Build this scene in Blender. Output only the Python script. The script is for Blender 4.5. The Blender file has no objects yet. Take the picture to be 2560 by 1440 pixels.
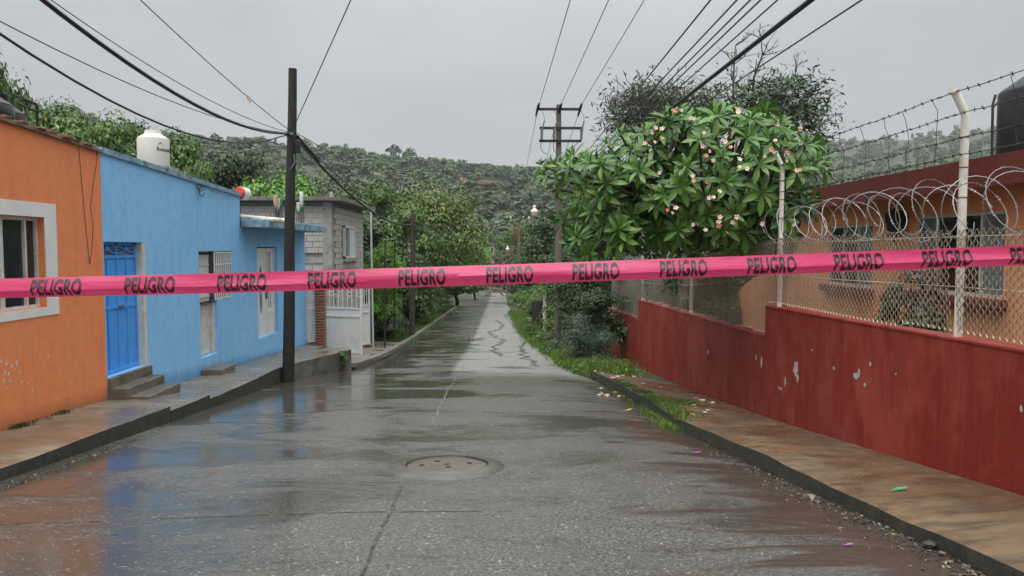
import bpy, bmesh, math, random
import numpy as np
from mathutils import Vector, Matrix, Euler
R_ = math.radians
random.seed(7)
rng = np.random.default_rng(11)
sc = bpy.context.scene
C = sc.collection

# ------------------------------------------------------------------ camera
FPX = 1800.0                                   # focal length in photo pixels (photo 2560 x 1440)
YAW = math.atan(35 / FPX); PITCH = math.atan(100 / FPX)
EYE = np.array([0.0, 0.0, 1.6])
cam_d = bpy.data.cameras.new('camera'); cam = bpy.data.objects.new('camera', cam_d); C.objects.link(cam)
cam_d.sensor_width = 36; cam_d.lens = FPX / 2560 * 36; cam_d.clip_end = 6000; cam_d.clip_start = 0.05
cam.location = EYE; cam.rotation_euler = (math.pi / 2 - PITCH, 0, -YAW)
sc.camera = cam

# ------------------------------------------------------------------ world, sun, exposure
SUN_EL, SUN_AZ = R_(58), R_(200)               # soft light from high behind the camera
w = bpy.data.worlds.new('World'); sc.world = w; w.use_nodes = True
nt = w.node_tree; nt.nodes.clear()
def wn(t, **k):
    n = nt.nodes.new(t)
    for a, b in k.items(): setattr(n, a, b)
    return n
wl = nt.links.new
out = wn('ShaderNodeOutputWorld'); bg = wn('ShaderNodeBackground')
sky = wn('ShaderNodeTexSky', sky_type='NISHITA', sun_disc=False); sky.sun_elevation = SUN_EL; sky.sun_rotation = SUN_AZ
sky.dust_density = 5; sky.air_density = 1
tc = wn('ShaderNodeTexCoord'); sep = wn('ShaderNodeSeparateXYZ'); wl(tc.outputs['Generated'], sep.inputs[0])
mx = wn('ShaderNodeMath', operation='MAXIMUM'); wl(sep.outputs['Z'], mx.inputs[0]); mx.inputs[1].default_value = 0.0
pw = wn('ShaderNodeMath', operation='POWER'); wl(mx.outputs[0], pw.inputs[0]); pw.inputs[1].default_value = 2.8
ml = wn('ShaderNodeMath', operation='MULTIPLY_ADD'); wl(pw.outputs[0], ml.inputs[0]); ml.inputs[1].default_value = 6.3; ml.inputs[2].default_value = 1.0
nz = wn('ShaderNodeTexNoise'); nz.inputs['Scale'].default_value = 2.2; nz.inputs['Detail'].default_value = 5; nz.inputs['Roughness'].default_value = 0.55
mp = wn('ShaderNodeMapping'); mp.inputs['Scale'].default_value = (1, 1, 2.6); wl(tc.outputs['Generated'], mp.inputs[0]); wl(mp.outputs[0], nz.inputs['Vector'])
mr = wn('ShaderNodeMapRange'); wl(nz.outputs['Fac'], mr.inputs[0]); mr.inputs[1].default_value = .3; mr.inputs[2].default_value = .7; mr.inputs[3].default_value = 0.89; mr.inputs[4].default_value = 1.08
m2 = wn('ShaderNodeMath', operation='MULTIPLY'); wl(ml.outputs[0], m2.inputs[0]); wl(mr.outputs[0], m2.inputs[1])
grey = wn('ShaderNodeMixRGB', blend_type='MULTIPLY'); grey.inputs[0].default_value = 1; grey.inputs[1].default_value = (5.45, 5.72, 5.88, 1); wl(m2.outputs[0], grey.inputs[2])
mixs = wn('ShaderNodeMixRGB'); mixs.inputs[0].default_value = 0.94; wl(sky.outputs[0], mixs.inputs[1]); wl(grey.outputs[0], mixs.inputs[2])   # cloud deck veiling the clear sky
wl(mixs.outputs[0], bg.inputs[0]); bg.inputs[1].default_value = 0.075; wl(bg.outputs[0], out.inputs[0])
sl = bpy.data.lights.new('sun', 'SUN'); sl.energy = 1.5; sl.angle = R_(50); sl.color = (1.0, 0.97, 0.93)
sun = bpy.data.objects.new('sun', sl); C.objects.link(sun)
sun.rotation_euler = (R_(90) - SUN_EL, 0, R_(180) - SUN_AZ)
sun.location = (0, -20, 40)
sc.view_settings.view_transform = 'Standard'; sc.view_settings.look = 'None'; sc.view_settings.gamma = 1
sc.view_settings.use_curve_mapping = False; sc.view_settings.exposure = 0.28
sc.render.resolution_x, sc.render.resolution_y = 1024, 576
sc.render.engine = 'CYCLES'

# ------------------------------------------------------------------ photo pixel -> world helpers
_F = np.array([math.sin(YAW) * math.cos(PITCH), math.cos(YAW) * math.cos(PITCH), -math.sin(PITCH)])
_Rt = np.array([math.cos(YAW), -math.sin(YAW), 0.0]); _U = np.cross(_Rt, _F)
def ray(px, py): return _F + _Rt * (px - 1280) / FPX + _U * (720 - py) / FPX
def atx(px, py, X): d = ray(px, py); return EYE + d * (X / d[0])
def aty(px, py, Y): d = ray(px, py); return EYE + d * (Y / d[1])
def atz(px, py, Z): d = ray(px, py); return EYE + d * ((Z - 1.6) / d[2])
def YX(px, X): return atx(px, 620, X)[1]        # depth at which column px meets the plane x = X
def ZX(px, py, X): return atx(px, py, X)[2]
def vplane(px, py, A, B):
    A = np.array(A, float); B = np.array(B, float); n = np.array([-(B - A)[1], (B - A)[0]])
    d = ray(px, py); return EYE + d * ((n @ A) / (n @ d[:2]))

# ------------------------------------------------------------------ object helpers
ORG = {}
def tag(o, label=None, cat=None, group=None, kind=None):
    if label: o['label'] = label
    if cat: o['category'] = cat
    if group: o['group'] = group
    if kind: o['kind'] = kind
    return o
def thing(name, label, cat, loc, group=None):
    o = bpy.data.objects.new(name, None); C.objects.link(o); o.location = loc; o.empty_display_size = .2
    ORG[o.name] = np.array(loc, float)
    return tag(o, label, cat, group)
class MB:
    def __init__(s): s.v = []; s.f = []
    def add(s, vs, fs):
        b = len(s.v); s.v += [tuple(map(float, p)) for p in vs]; s.f += [tuple(b + i for i in f) for f in fs]; return s
    def box(s, x0, x1, y0, y1, z0, z1):
        return s.add([(x0,y0,z0),(x1,y0,z0),(x1,y1,z0),(x0,y1,z0),(x0,y0,z1),(x1,y0,z1),(x1,y1,z1),(x0,y1,z1)],
                     [(0,3,2,1),(4,5,6,7),(0,1,5,4),(1,2,6,5),(2,3,7,6),(3,0,4,7)])
    def hexa(s, p):   # 8 points: bottom 4, top 4
        return s.add(p, [(0,3,2,1),(4,5,6,7),(0,1,5,4),(1,2,6,5),(2,3,7,6),(3,0,4,7)])
    def prism(s, poly, ax, a, b):
        """poly of (u,w) extruded along ax from a to b"""
        def mk(u, w_, t): return {'x': (t, u, w_), 'y': (u, t, w_), 'z': (u, w_, t)}[ax]
        n = len(poly)
        vs = [mk(u, q, a) for u, q in poly] + [mk(u, q, b) for u, q in poly]
        return s.add(vs, [tuple(range(n)), tuple(range(2*n-1, n-1, -1))] + [(i, i+n, (i+1) % n + n, (i+1) % n) for i in range(n)])
    def tube(s, pts, r, n=6, cap=True):
        P = [np.array(p, float) for p in pts]; m = len(P)
        rr = [r] * m if np.isscalar(r) else list(r)
        base = len(s.v); prev = None
        for i, p in enumerate(P):
            t = (P[min(i+1, m-1)] - P[max(i-1, 0)]); t = t / (np.linalg.norm(t) + 1e-9)
            if prev is None:
                a = np.cross(t, [0, 0, 1.0])
                if np.linalg.norm(a) < 1e-3: a = np.cross(t, [1.0, 0, 0])
            else: a = prev - t * (prev @ t)
            a = a / (np.linalg.norm(a) + 1e-9); prev = a; b = np.cross(t, a)
            for k in range(n):
                q = 2 * math.pi * k / n
                s.v.append(tuple(p + rr[i] * (a * math.cos(q) + b * math.sin(q))))
        for i in range(m - 1):
            for k in range(n):
                k2 = (k + 1) % n
                s.f.append((base+i*n+k, base+i*n+k2, base+(i+1)*n+k2, base+(i+1)*n+k))
        if cap:
            s.f.append(tuple(base + k for k in range(n-1, -1, -1))); s.f.append(tuple(base + (m-1)*n + k for k in range(n)))
        return s
    def bar(s, a, b, wx, wz, up=(0, 0, 1)):
        """square bar from a to b"""
        a = np.array(a, float); b = np.array(b, float); t = b - a; t /= np.linalg.norm(t)
        u = np.array(up, float)
        if abs(t @ u) > .95: u = np.array([0, 1.0, 0])
        sx = np.cross(t, u); sx /= np.linalg.norm(sx); sz = np.cross(sx, t)
        c = [(-1,-1),(1,-1),(1,1),(-1,1)]
        return s.hexa([a + sx*i*wx/2 + sz*j*wz/2 for i, j in c] + [b + sx*i*wx/2 + sz*j*wz/2 for i, j in c])
    def lathe(s, prof, c, n=24, axis=None):
        """prof of (r,h); axis: optional rotation matrix 3x3"""
        base = len(s.v); c = np.array(c, float)
        for r, h in prof:
            for k in range(n):
                q = 2*math.pi*k/n; p = np.array([r*math.cos(q), r*math.sin(q), h])
                if axis is not None: p = axis @ p
                s.v.append(tuple(c + p))
        m = len(prof)
        for i in range(m-1):
            for k in range(n):
                k2 = (k+1) % n
                s.f.append((base+i*n+k, base+i*n+k2, base+(i+1)*n+k2, base+(i+1)*n+k))
        s.f.append(tuple(base+k for k in range(n-1, -1, -1))); s.f.append(tuple(base+(m-1)*n+k for k in range(n)))
        return s
    def grid(s, rows):
        base = len(s.v); m = len(rows[0])
        for r in rows: s.v += [tuple(map(float, p)) for p in r]
        for i in range(len(rows)-1):
            for j in range(m-1): s.f.append((base+i*m+j, base+i*m+j+1, base+(i+1)*m+j+1, base+(i+1)*m+j))
        return s
    def build(s, name, mat, parent=None, loc=None, smooth=False, bevel=0, label=None, cat=None, group=None, kind=None):
        V = np.array(s.v, float)
        if parent is not None: o0 = ORG[parent.name]
        elif loc is not None: o0 = np.array(loc, float)
        else: o0 = np.zeros(3)
        V = V - o0
        me = bpy.data.meshes.new(name); me.from_pydata(V.tolist(), [], s.f); me.update()
        bm = bmesh.new(); bm.from_mesh(me); bmesh.ops.recalc_face_normals(bm, faces=bm.faces)
        if bevel: bmesh.ops.bevel(bm, geom=[e for e in bm.edges if e.is_manifold and e.calc_face_angle(0) > .5], offset=bevel, segments=1, affect='EDGES')
        bm.to_mesh(me); bm.free()
        if smooth:
            me.polygons.foreach_set('use_smooth', [True]*len(me.polygons))
            try: me.set_sharp_from_angle(angle=R_(40))
            except Exception: pass
        return link(name, me, mat, parent, o0 if parent is None else None, o0, label, cat, group, kind)
def link(name, me, mat, parent=None, loc=None, o0=None, label=None, cat=None, group=None, kind=None):
    o = bpy.data.objects.new(name, me); C.objects.link(o)
    if mat and not me.materials: me.materials.append(mat)
    if parent is not None: o.parent = parent
    elif loc is not None: o.location = loc
    ORG[o.name] = np.array(o0 if o0 is not None else (0, 0, 0), float)
    return tag(o, label, cat, group, kind)
def mesh_np(name, V, Fq, mat=None, smooth=False):
    """fast mesh from arrays, Fq is (M,3) or (M,4)"""
    V = np.asarray(V, np.float32); Fq = np.asarray(Fq, np.int32); k = Fq.shape[1]
    me = bpy.data.meshes.new(name); me.vertices.add(len(V)); me.vertices.foreach_set('co', V.ravel())
    me.loops.add(Fq.size); me.loops.foreach_set('vertex_index', Fq.ravel())
    me.polygons.add(len(Fq)); me.polygons.foreach_set('loop_start', np.arange(len(Fq), dtype=np.int32)*k)
    try: me.polygons.foreach_set('loop_total', np.full(len(Fq), k, np.int32))
    except Exception: pass
    me.update(calc_edges=True); me.validate()
    if smooth: me.polygons.foreach_set('use_smooth', [True]*len(me.polygons))
    if mat: me.materials.append(mat)
    return me
def copy_tree(o, parent=None):
    c = o.copy(); C.objects.link(c); c.parent = parent
    ORG[c.name] = ORG.get(o.name, np.zeros(3))
    for ch in o.children: copy_tree(ch, c)
    return c

# ------------------------------------------------------------------ materials
MATS = {}
class NT:
    def __init__(s, name):
        s.m = bpy.data.materials.new(name); s.m.use_nodes = True; s.t = s.m.node_tree; s.b = s.t.nodes['Principled BSDF']
        s.out = s.t.nodes['Material Output']; s.tc = s.n('ShaderNodeTexCoord')
        MATS[name] = s.m
    def n(s, t, **k):
        x = s.t.nodes.new(t)
        for a, b in k.items(): setattr(x, a, b)
        return x
    def l(s, a, b): s.t.links.new(a, b)
    def setv(s, inp, v):
        if hasattr(v, 'is_output') or isinstance(v, bpy.types.NodeSocket): s.l(v, inp)
        elif isinstance(v, (tuple, list)) and len(v) == 3 and inp.type == 'RGBA': inp.default_value = (*v, 1)
        elif inp.type == 'RGBA': inp.default_value = (v, v, v, 1)
        else: inp.default_value = v
    def noise(s, scale=5, detail=4, rough=.55, map_scale=(1, 1, 1), off=(0, 0, 0), dist=0, vec=None):
        mp = s.n('ShaderNodeMapping'); mp.inputs['Scale'].default_value = map_scale; mp.inputs['Location'].default_value = off
        s.l(vec or s.tc.outputs['Object'], mp.inputs[0])
        x = s.n('ShaderNodeTexNoise'); x.inputs['Scale'].default_value = scale; x.inputs['Detail'].default_value = detail
        x.inputs['Roughness'].default_value = rough; x.inputs['Distortion'].default_value = dist; s.l(mp.outputs[0], x.inputs['Vector'])
        return x.outputs['Fac']
    def ramp(s, v, a, b, lo=0.0, hi=1.0):
        x = s.n('ShaderNodeMapRange'); s.l(v, x.inputs[0]); x.inputs[1].default_value = a; x.inputs[2].default_value = b
        x.inputs[3].default_value = lo; x.inputs[4].default_value = hi; return x.outputs[0]
    def mix(s, f, a, b, blend='MIX'):
        x = s.n('ShaderNodeMixRGB', blend_type=blend); s.setv(x.inputs[0], f); s.setv(x.inputs[1], a); s.setv(x.inputs[2], b); return x.outputs[0]
    def math(s, op, a, b=0.0):
        x = s.n('ShaderNodeMath', operation=op); s.setv(x.inputs[0], a); s.setv(x.inputs[1], b); return x.outputs[0]
    def bump(s, h, strength=.3, dist=.02, nrm=None):
        x = s.n('ShaderNodeBump'); x.inputs['Strength'].default_value = strength; x.inputs['Distance'].default_value = dist
        s.l(h, x.inputs['Height'])
        if nrm: s.l(nrm, x.inputs['Normal'])
        s.l(x.outputs[0], s.b.inputs['Normal']); return x.outputs[0]
    def fin(s, col=None, rough=None, metal=None, spec=None):
        if col is not None: s.setv(s.b.inputs['Base Color'], col)
        if rough is not None: s.setv(s.b.inputs['Roughness'], rough)
        if metal is not None: s.b.inputs['Metallic'].default_value = metal
        if spec is not None: s.b.inputs['Specular IOR Level'].default_value = spec
        return s.m
def simple(name, col, rough=.6, metal=0, var=.18, scale=6, bump=.15, spec=None, dirt=None):
    s = NT(name)
    n = s.noise(scale, 5, .6); dark = tuple(c*(1-var) for c in col); lite = tuple(min(1, c*(1+var*.7)) for c in col)
    c = s.mix(s.ramp(n, .3, .7), dark, lite)
    if dirt:
        d = s.noise(scale*.6, 6, .7, off=(3, 7, 1)); c = s.mix(s.ramp(d, .5, .72), c, dirt)
    if bump: s.bump(s.noise(scale*8, 3), bump, .01)
    return s.fin(c, rough, metal, spec)
def plaster(name, col, col2, streak, stain=(.05, .045, .04), chips=None, rough=.75, chip_thr=.74, low=None, streak_amt=.5):
    """painted render: broad blotches, rain streaks, pits, optional chips showing the grey coat below"""
    s = NT(name)
    a = s.noise(.9, 5, .6); c = s.mix(s.ramp(a, .35, .68), col, col2)
    a2 = s.noise(6, 6, .7, off=(4, 2, 9)); c = s.mix(s.math('MULTIPLY', s.ramp(a2, .45, .75), .5), c, tuple(x*.70 for x in col))
    st = s.noise(2.2, 5, .65, map_scale=(3, 3, .28), off=(1, 5, 2)); c = s.mix(s.math('MULTIPLY', s.ramp(st, .52, .74), streak_amt), c, streak)
    fs = s.noise(9, 4, .7, map_scale=(3, 3, .22), off=(8, 1, 2)); c = s.mix(s.math('MULTIPLY', s.ramp(fs, .58, .76), .5), c, stain)
    pk = s.noise(14, 6, .75, off=(6, 3, 8)); c = s.mix(s.math('MULTIPLY', s.ramp(pk, .70, .74), .55), c, stain)
    if low is not None:      # splash dirt near the foot, (z0, z1, slope) of the ground line
        sp = s.n('ShaderNodeSeparateXYZ'); s.l(s.tc.outputs['Object'], sp.inputs[0])
        h = s.math('ADD', sp.outputs['Z'], s.math('MULTIPLY', sp.outputs['Y'], low[0])); h = s.math('ADD', h, low[1])
        nn = s.noise(5, 5, .7, off=(2, 2, 2)); h = s.math('SUBTRACT', h, s.math('MULTIPLY', nn, low[2]))
        c = s.mix(s.math('MULTIPLY', s.ramp(h, -.06, .12, 1, 0), .6), c, stain)
    hgt = s.noise(38, 4, .6)
    if chips:
        ch = s.noise(3.3, 7, .62, map_scale=(1, 1, .8), off=(2.5, 1.7, 4.4)); f = s.ramp(ch, chip_thr, chip_thr+.015)
        c = s.mix(f, c, chips); hgt = s.math('SUBTRACT', hgt, f)
    s.bump(hgt, .22, .012)
    return s.fin(c, rough, spec=.22)
def foliage(name, dark, light, hi=None, rough=.45, transl=.13, amt=.45):
    s = NT(name)
    g = s.n('ShaderNodeNewGeometry'); oi = s.n('ShaderNodeObjectInfo')
    n = s.noise(1.1, 3, .6); f = s.math('ADD', s.math('MULTIPLY', g.outputs['Random Per Island'], .55), s.math('MULTIPLY', s.ramp(n, .3, .7), .45))
    c = s.mix(f, dark, light)
    if hi: c = s.mix(s.math('MULTIPLY', s.ramp(g.outputs['Random Per Island'], .78, 1), amt), c, hi)
    c = s.mix(s.math('MULTIPLY', oi.outputs['Random'], .35), c, tuple(x*.6 for x in dark))
    s.fin(c, rough)
    tr = s.n('ShaderNodeBsdfTranslucent'); s.l(c, tr.inputs[0])
    mxs = s.n('ShaderNodeMixShader'); mxs.inputs[0].default_value = transl
    s.l(s.b.outputs[0], mxs.inputs[1]); s.l(tr.outputs[0], mxs.inputs[2]); s.l(mxs.outputs[0], s.out.inputs['Surface'])
    return s.m

def m_road():
    s = NT('wet_concrete_road')
    sp = s.n('ShaderNodeSeparateXYZ'); s.l(s.tc.outputs['Object'], sp.inputs[0])
    X, Y = sp.outputs['X'], sp.outputs['Y']
    agg = s.noise(48, 4, .75); big = s.noise(.28, 5, .6, off=(3, 1, 0)); mid = s.noise(1.3, 6, .65, map_scale=(.55, 1.2, 1), off=(7, 2, 0))
    c = s.mix(s.ramp(agg, .40, .60), (.024, .022, .019), (.15, .142, .126))
    c = s.mix(s.math('MULTIPLY', s.ramp(mid, .4, .65), .5), c, (.07, .062, .048))
    sparkle = s.noise(34, 2, .5, off=(5, 5, 5)); c = s.mix(s.ramp(sparkle, .66, .70), c, (.30, .285, .255))
    # film of standing water: smooth where it lies, rough where the brushed concrete stands out
    film = s.noise(.75, 6, .62, map_scale=(.6, 1.05, 1), off=(1.5, 4.2, 0), dist=.4)
    far = s.ramp(Y, 9, 22)
    ll = s.math('MULTIPLY', s.math('MULTIPLY', s.ramp(X, -.4, -1.4), s.ramp(Y, 9.5, 12)), s.ramp(Y, 48, 30)); film = s.math('ADD', film, s.math('SUBTRACT', s.math('MULTIPLY', ll, .085), s.math('MULTIPLY', far, .03)))
    lft = s.ramp(X, -2.0, -4.6); film = s.math('ADD', film, s.math('MULTIPLY', lft, .13))
    rgt = s.ramp(X, .6, 2.8); nearr = s.ramp(Y, 22, 12); rn = s.math('MULTIPLY', rgt, nearr)
    wet = s.ramp(film, .50, .60)
    # washed-in mud along the right-hand gutter
    band = s.noise(1.0, 5, .55, map_scale=(.40, 2.5, 1), off=(2, 9, 0), dist=1.0); mud = s.math('MULTIPLY', s.ramp(s.math('ADD', band, s.math('MULTIPLY', s.math('SUBTRACT', rn, .62), .42)), .47, .545), .93)
    c = s.mix(wet, c, s.mix(.45, c, (.05, .044, .034)))
    c = s.mix(mud, c, (.052, .036, .025))
    olive = s.math('MULTIPLY', s.math('MULTIPLY', s.ramp(Y, 11, 15), s.ramp(Y, 75, 40)), s.ramp(s.noise(.33, 5, .6, map_scale=(1, .55, 1), off=(4, 0, 3)), .46, .56))  # dark tree reflections in the water film, painted in as olive patches
    c = s.mix(s.math('MULTIPLY', olive, .8), c, (.045, .04, .024))
    pale = s.math('MULTIPLY', s.math('MULTIPLY', s.ramp(X, -1.25, -1.05), s.ramp(Y, 16.3, 18)), .75); c = s.mix(pale, c, s.mix(s.ramp(agg, .4, .6), (.17, .165, .15), (.33, .32, .30)))
    film = s.math('SUBTRACT', film, s.math('MULTIPLY', pale, .06))
    rgh = s.ramp(film, .46, .60, .5, .06)
    rgh = s.mix(mud, rgh, .24)
    ridge = s.noise(9, 3, .6, map_scale=(.12, 4.2, 1), off=(0, 3, 0)); gr = s.noise(42, 4, .75)
    h = s.math('ADD', s.math('MULTIPLY', ridge, .5), s.math('MULTIPLY', gr, .5))
    dry = s.math('SUBTRACT', 1.0, s.math('MULTIPLY', wet, .9))
    s.bump(s.math('MULTIPLY', h, dry), .9, .016)
    s.b.inputs['Coat Weight'].default_value = .18; s.b.inputs['Coat Roughness'].default_value = .12
    return s.fin(c, rgh, spec=.5)
def m_pave(name, a, b, d, wet=.5):
    s = NT(name)
    n = s.noise(1.2, 5, .6); c = s.mix(s.ramp(n, .35, .65), a, b)
    sm = s.noise(3.2, 7, .7, map_scale=(.55, 1.5, 1), off=(4, 4, 0), dist=.6); c = s.mix(s.math('MULTIPLY', s.ramp(sm, .44, .62), .85), c, d)
    pt = s.noise(.45, 5, .65, off=(1, 8, 0)); c = s.mix(s.math('MULTIPLY', s.ramp(pt, .46, .58), .7), c, tuple(x*1.6 for x in d))
    ms = s.noise(11, 6, .75, map_scale=(.7, 1.3, 1), off=(3, 6, 1)); c = s.mix(s.math('MULTIPLY', s.ramp(ms, .54, .66), .6), c, d)
    g = s.noise(90, 3, .7); c = s.mix(.25, c, s.mix(s.ramp(g, .35, .65), tuple(x*.5 for x in a), tuple(min(1, x*1.5) for x in b)))
    r = s.ramp(s.noise(.9, 5, .6, off=(9, 3, 0)), .40, .6, .1 + .1*(1-wet), .5)
    s.bump(s.math('ADD', g, s.math('MULTIPLY', s.noise(14, 4, .6), 1.2)), .28, .008)
    return s.fin(c, r)
M_ROAD = m_road()
M_PAVE_L = m_pave('wet_left_pavement', (.27, .225, .165), (.20, .175, .135), (.06, .05, .038), .9)
M_PAVE_R = m_pave('muddy_right_pavement', (.23, .155, .085), (.155, .112, .068), (.035, .024, .017), .45)
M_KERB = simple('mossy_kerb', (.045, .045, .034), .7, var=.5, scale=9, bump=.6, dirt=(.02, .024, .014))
M_STEP = simple('wet_step_concrete', (.15, .13, .10), .35, var=.35, scale=4, bump=.25, dirt=(.05, .043, .034))
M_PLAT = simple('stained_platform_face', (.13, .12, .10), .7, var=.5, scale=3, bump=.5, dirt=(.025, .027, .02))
M_ORANGE = plaster('orange_plaster', (.80, .255, .10), (.76, .27, .115), (.64, .20, .08), (.36, .12, .05), low=(.06, -.20, .22), streak_amt=.6)
M_BLUE = plaster('sky_blue_plaster', (.235, .53, .86), (.28, .56, .86), (.17, .41, .72), (.09, .22, .42), low=(.075, .03, .24), streak_amt=.6)
M_CORN = simple('weathered_ledge', (.20, .14, .10), .8, var=.6, scale=10, bump=.5, dirt=(.03, .028, .022))
M_CORNB = simple('weathered_blue_ledge', (.22, .36, .46), .8, var=.35, scale=8, bump=.5, dirt=(.03, .035, .03))
M_WHITE = simple('aged_white_paint', (.72, .72, .70), .5, var=.08, scale=4, bump=.06)
M_WFRAME = simple('dirty_white_frame', (.62, .61, .57), .5, var=.15, scale=9, bump=.1, dirt=(.4, .36, .3))
M_BDOOR = plaster('blue_door_paint', (.075, .33, .82), (.10, .36, .82), (.06, .26, .68), (.035, .15, .42), rough=.4)
M_GLASS = simple('dark_window_glass', (.018, .022, .024), .06, var=.3, bump=0, spec=.6)
M_GLASSG = simple('grey_obscured_glass', (.19, .22, .23), .12, var=.3, scale=3, bump=.05)
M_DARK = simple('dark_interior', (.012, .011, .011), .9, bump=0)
M_CURT = simple('pale_curtain', (.55, .57, .60), .9, var=.15, scale=5, bump=0)
M_RED = None
M_BLACKT = simple('black_tank_plastic', (.012, .012, .014), .38, var=.3, bump=.05)
M_WHITET = simple('cream_tank_plastic', (.68, .66, .58), .42, var=.06, scale=3, bump=.03)
M_WOOD = simple('creosoted_pole_wood', (.011, .009, .008), .75, var=.5, scale=12, bump=.5)
s = NT('creosoted_pole_grain'); gr_ = s.noise(6, 6, .7, map_scale=(6, 6, .35)); cw = s.mix(s.ramp(gr_, .35, .7), (.006, .005, .0045), (.030, .025, .021)); cw = s.mix(s.ramp(s.noise(5, 4, .6, map_scale=(3, 3, .8), off=(2, 2, 2)), .68, .75), cw, (.07, .062, .055)); s.bump(gr_, .7, .02); M_WOOD = s.fin(cw, .7)
M_WOOD2 = simple('brown_pole_wood', (.055, .038, .030), .8, var=.4, scale=12, bump=.5)
M_CABLE = simple('black_cable_sheath', (.010, .010, .012), .5, bump=0)
M_WIRE = simple('grey_line_wire', (.05, .052, .055), .5, bump=0)
M_CPOLE = simple('grey_brown_pole_concrete', (.14, .115, .095), .85, var=.2, scale=5, bump=.3)
M_STEEL = simple('dull_galvanised_steel', (.20, .21, .21), .5, .6, var=.2, bump=.1)
M_DSTEEL = simple('dark_rusty_steel', (.045, .035, .03), .6, .4, var=.4, bump=.2)
M_GREYP = simple('grey_enamel', (.30, .33, .34), .45, var=.12, bump=.05)
M_CERAM = simple('grey_porcelain', (.16, .17, .19), .3, var=.2, bump=0)
M_LAMPW = simple('white_lamp_housing', (.70, .70, .68), .4, var=.08, bump=0)
M_LAMPG = simple('yellowed_lamp_glass', (.55, .42, .24), .25, var=.15, bump=0)
M_POST = simple('white_painted_post', (.72, .69, .62), .5, var=.12, scale=6, bump=.1, dirt=(.42, .34, .25))
M_LINK = simple('zinc_link_wire', (.60, .54, .44), .5, .35, var=.25, scale=3, bump=0)
M_BARB = simple('rusty_barbed_wire', (.045, .037, .035), .6, .5, var=.3, bump=0)
M_RAZOR = simple('bright_razor_steel', (.24, .245, .24), .4, .6, var=.2, bump=0)
M_BLOCK = simple('grey_concrete_block', (.43, .405, .365), .9, var=.14, scale=7, bump=.5)
M_MORTAR = simple('dark_mortar', (.22, .205, .185), .95, var=.2, scale=10, bump=.4)
M_SLAB = simple('stained_slab_concrete', (.17, .16, .145), .85, var=.4, scale=3, bump=.4, dirt=(.05, .05, .045))
M_COLC = simple('rough_column_concrete', (.33, .31, .28), .9, var=.2, scale=4, bump=.5, dirt=(.2, .18, .16))
M_BRICK = simple('fired_red_brick', (.235, .068, .036), .8, var=.3, scale=15, bump=.4)
M_BMORT = simple('pale_brick_mortar', (.50, .40, .32), .9, var=.15, scale=10, bump=.4)
M_GATE = simple('white_gate_paint', (.70, .70, .68), .4, var=.07, scale=3, bump=.04, dirt=(.58, .57, .54))
M_RUST = simple('rust', (.16, .06, .025), .8, var=.4, bump=.3)
M_HORANGE = plaster('deep_orange_plaster', (.88, .37, .18), (.84, .36, .18), (.70, .27, .12), (.40, .15, .07))
M_FASCIA = plaster('oxblood_fascia_paint', (.13, .028, .022), (.16, .04, .03), (.07, .018, .015), (.03, .012, .01), rough=.5)
M_SOFFIT = simple('brown_red_soffit', (.12, .035, .025), .7, var=.2)
M_SILL = simple('oxblood_sill', (.16, .045, .04), .6, var=.2)
M_REDBUCK = simple('red_bucket_lid', (.62, .06, .045), .5, var=.1, bump=0)
M_PVC = simple('dirty_pvc_pipe', (.62, .58, .49), .5, var=.15, scale=6, bump=.1, dirt=(.2, .16, .12))
M_BOTW = simple('clouded_bottle_plastic', (.55, .57, .52), .3, var=.15, bump=0)
M_BOTG = simple('green_bottle_plastic', (.05, .30, .10), .25, var=.2, bump=0)
M_BOTO = simple('faded_orange_label', (.60, .33, .22), .5, var=.15, bump=0)
M_PETAL = simple('pale_pink_petal', (.85, .58, .48), .5, var=.18, scale=14, bump=0)
M_PETAL2 = simple('coral_pink_petal', (.80, .25, .21), .5, var=.2, scale=14, bump=0)
M_BARK = simple('dark_bark', (.035, .028, .022), .9, var=.4, scale=9, bump=.6)
M_BARKG = simple('grey_green_bark', (.075, .068, .055), .85, var=.35, scale=9, bump=.6)
M_SOIL = None
# ------------------------------------------------------------------ road, ground, pavements
XL, XR = -6.0, 4.1                              # street faces of the left houses and of the red wall
def zc(Y): return np.interp(Y, [-60, 0, 20, 33, 50, 76, 79, 110, 160, 260, 600], [5.0, 0, -1.66, -2.65, -3.4, -4.45, -4.75, -5.5, -7.2, -9.5, -10])
def xl(Y): return np.interp(Y, [-60, 12, 16.6, 18.7, 22.9, 33.5, 50, 76, 160], [-4.68, -4.68, -4.74, -3.85, -3.6, -3.95, -4.0, -4.0, -4.3])
def xr(Y): return np.interp(Y, [-60, 4.6, 6.7, 10.25, 16.8, 21, 39, 76, 160], [3.05, 2.95, 2.8, 2.6, 2.32, 1.85, 1.25, 1.05, 1.4])
def road_z(x, Y):
    g = np.interp(Y, [4.5, 9, 20, 24], [0, .12, .12, 0]); d = xr(Y) - x
    return zc(Y) - g * np.clip(1 - d / 1.1, 0, 1) ** 1.5 - .03 * np.clip(((x - (xl(Y)+xr(Y))/2) / (xr(Y)-xl(Y)) * 2), -1, 1) ** 2
Ys = np.concatenate([np.arange(-14, 30, .5), np.arange(30, 80, 1.0), np.arange(80, 175, 3.0)])
mb = MB()
mb.grid([[(xl(Y) + t*(xr(Y)-xl(Y)), Y, road_z(xl(Y) + t*(xr(Y)-xl(Y)), Y)) for t in np.linspace(0, 1, 25)] for Y in Ys])
# thickness skirt so that the slab is solid
road = mb.build('road', M_ROAD, smooth=True, kind='structure', label='wet grey concrete street running downhill between the houses', cat='road')

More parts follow.
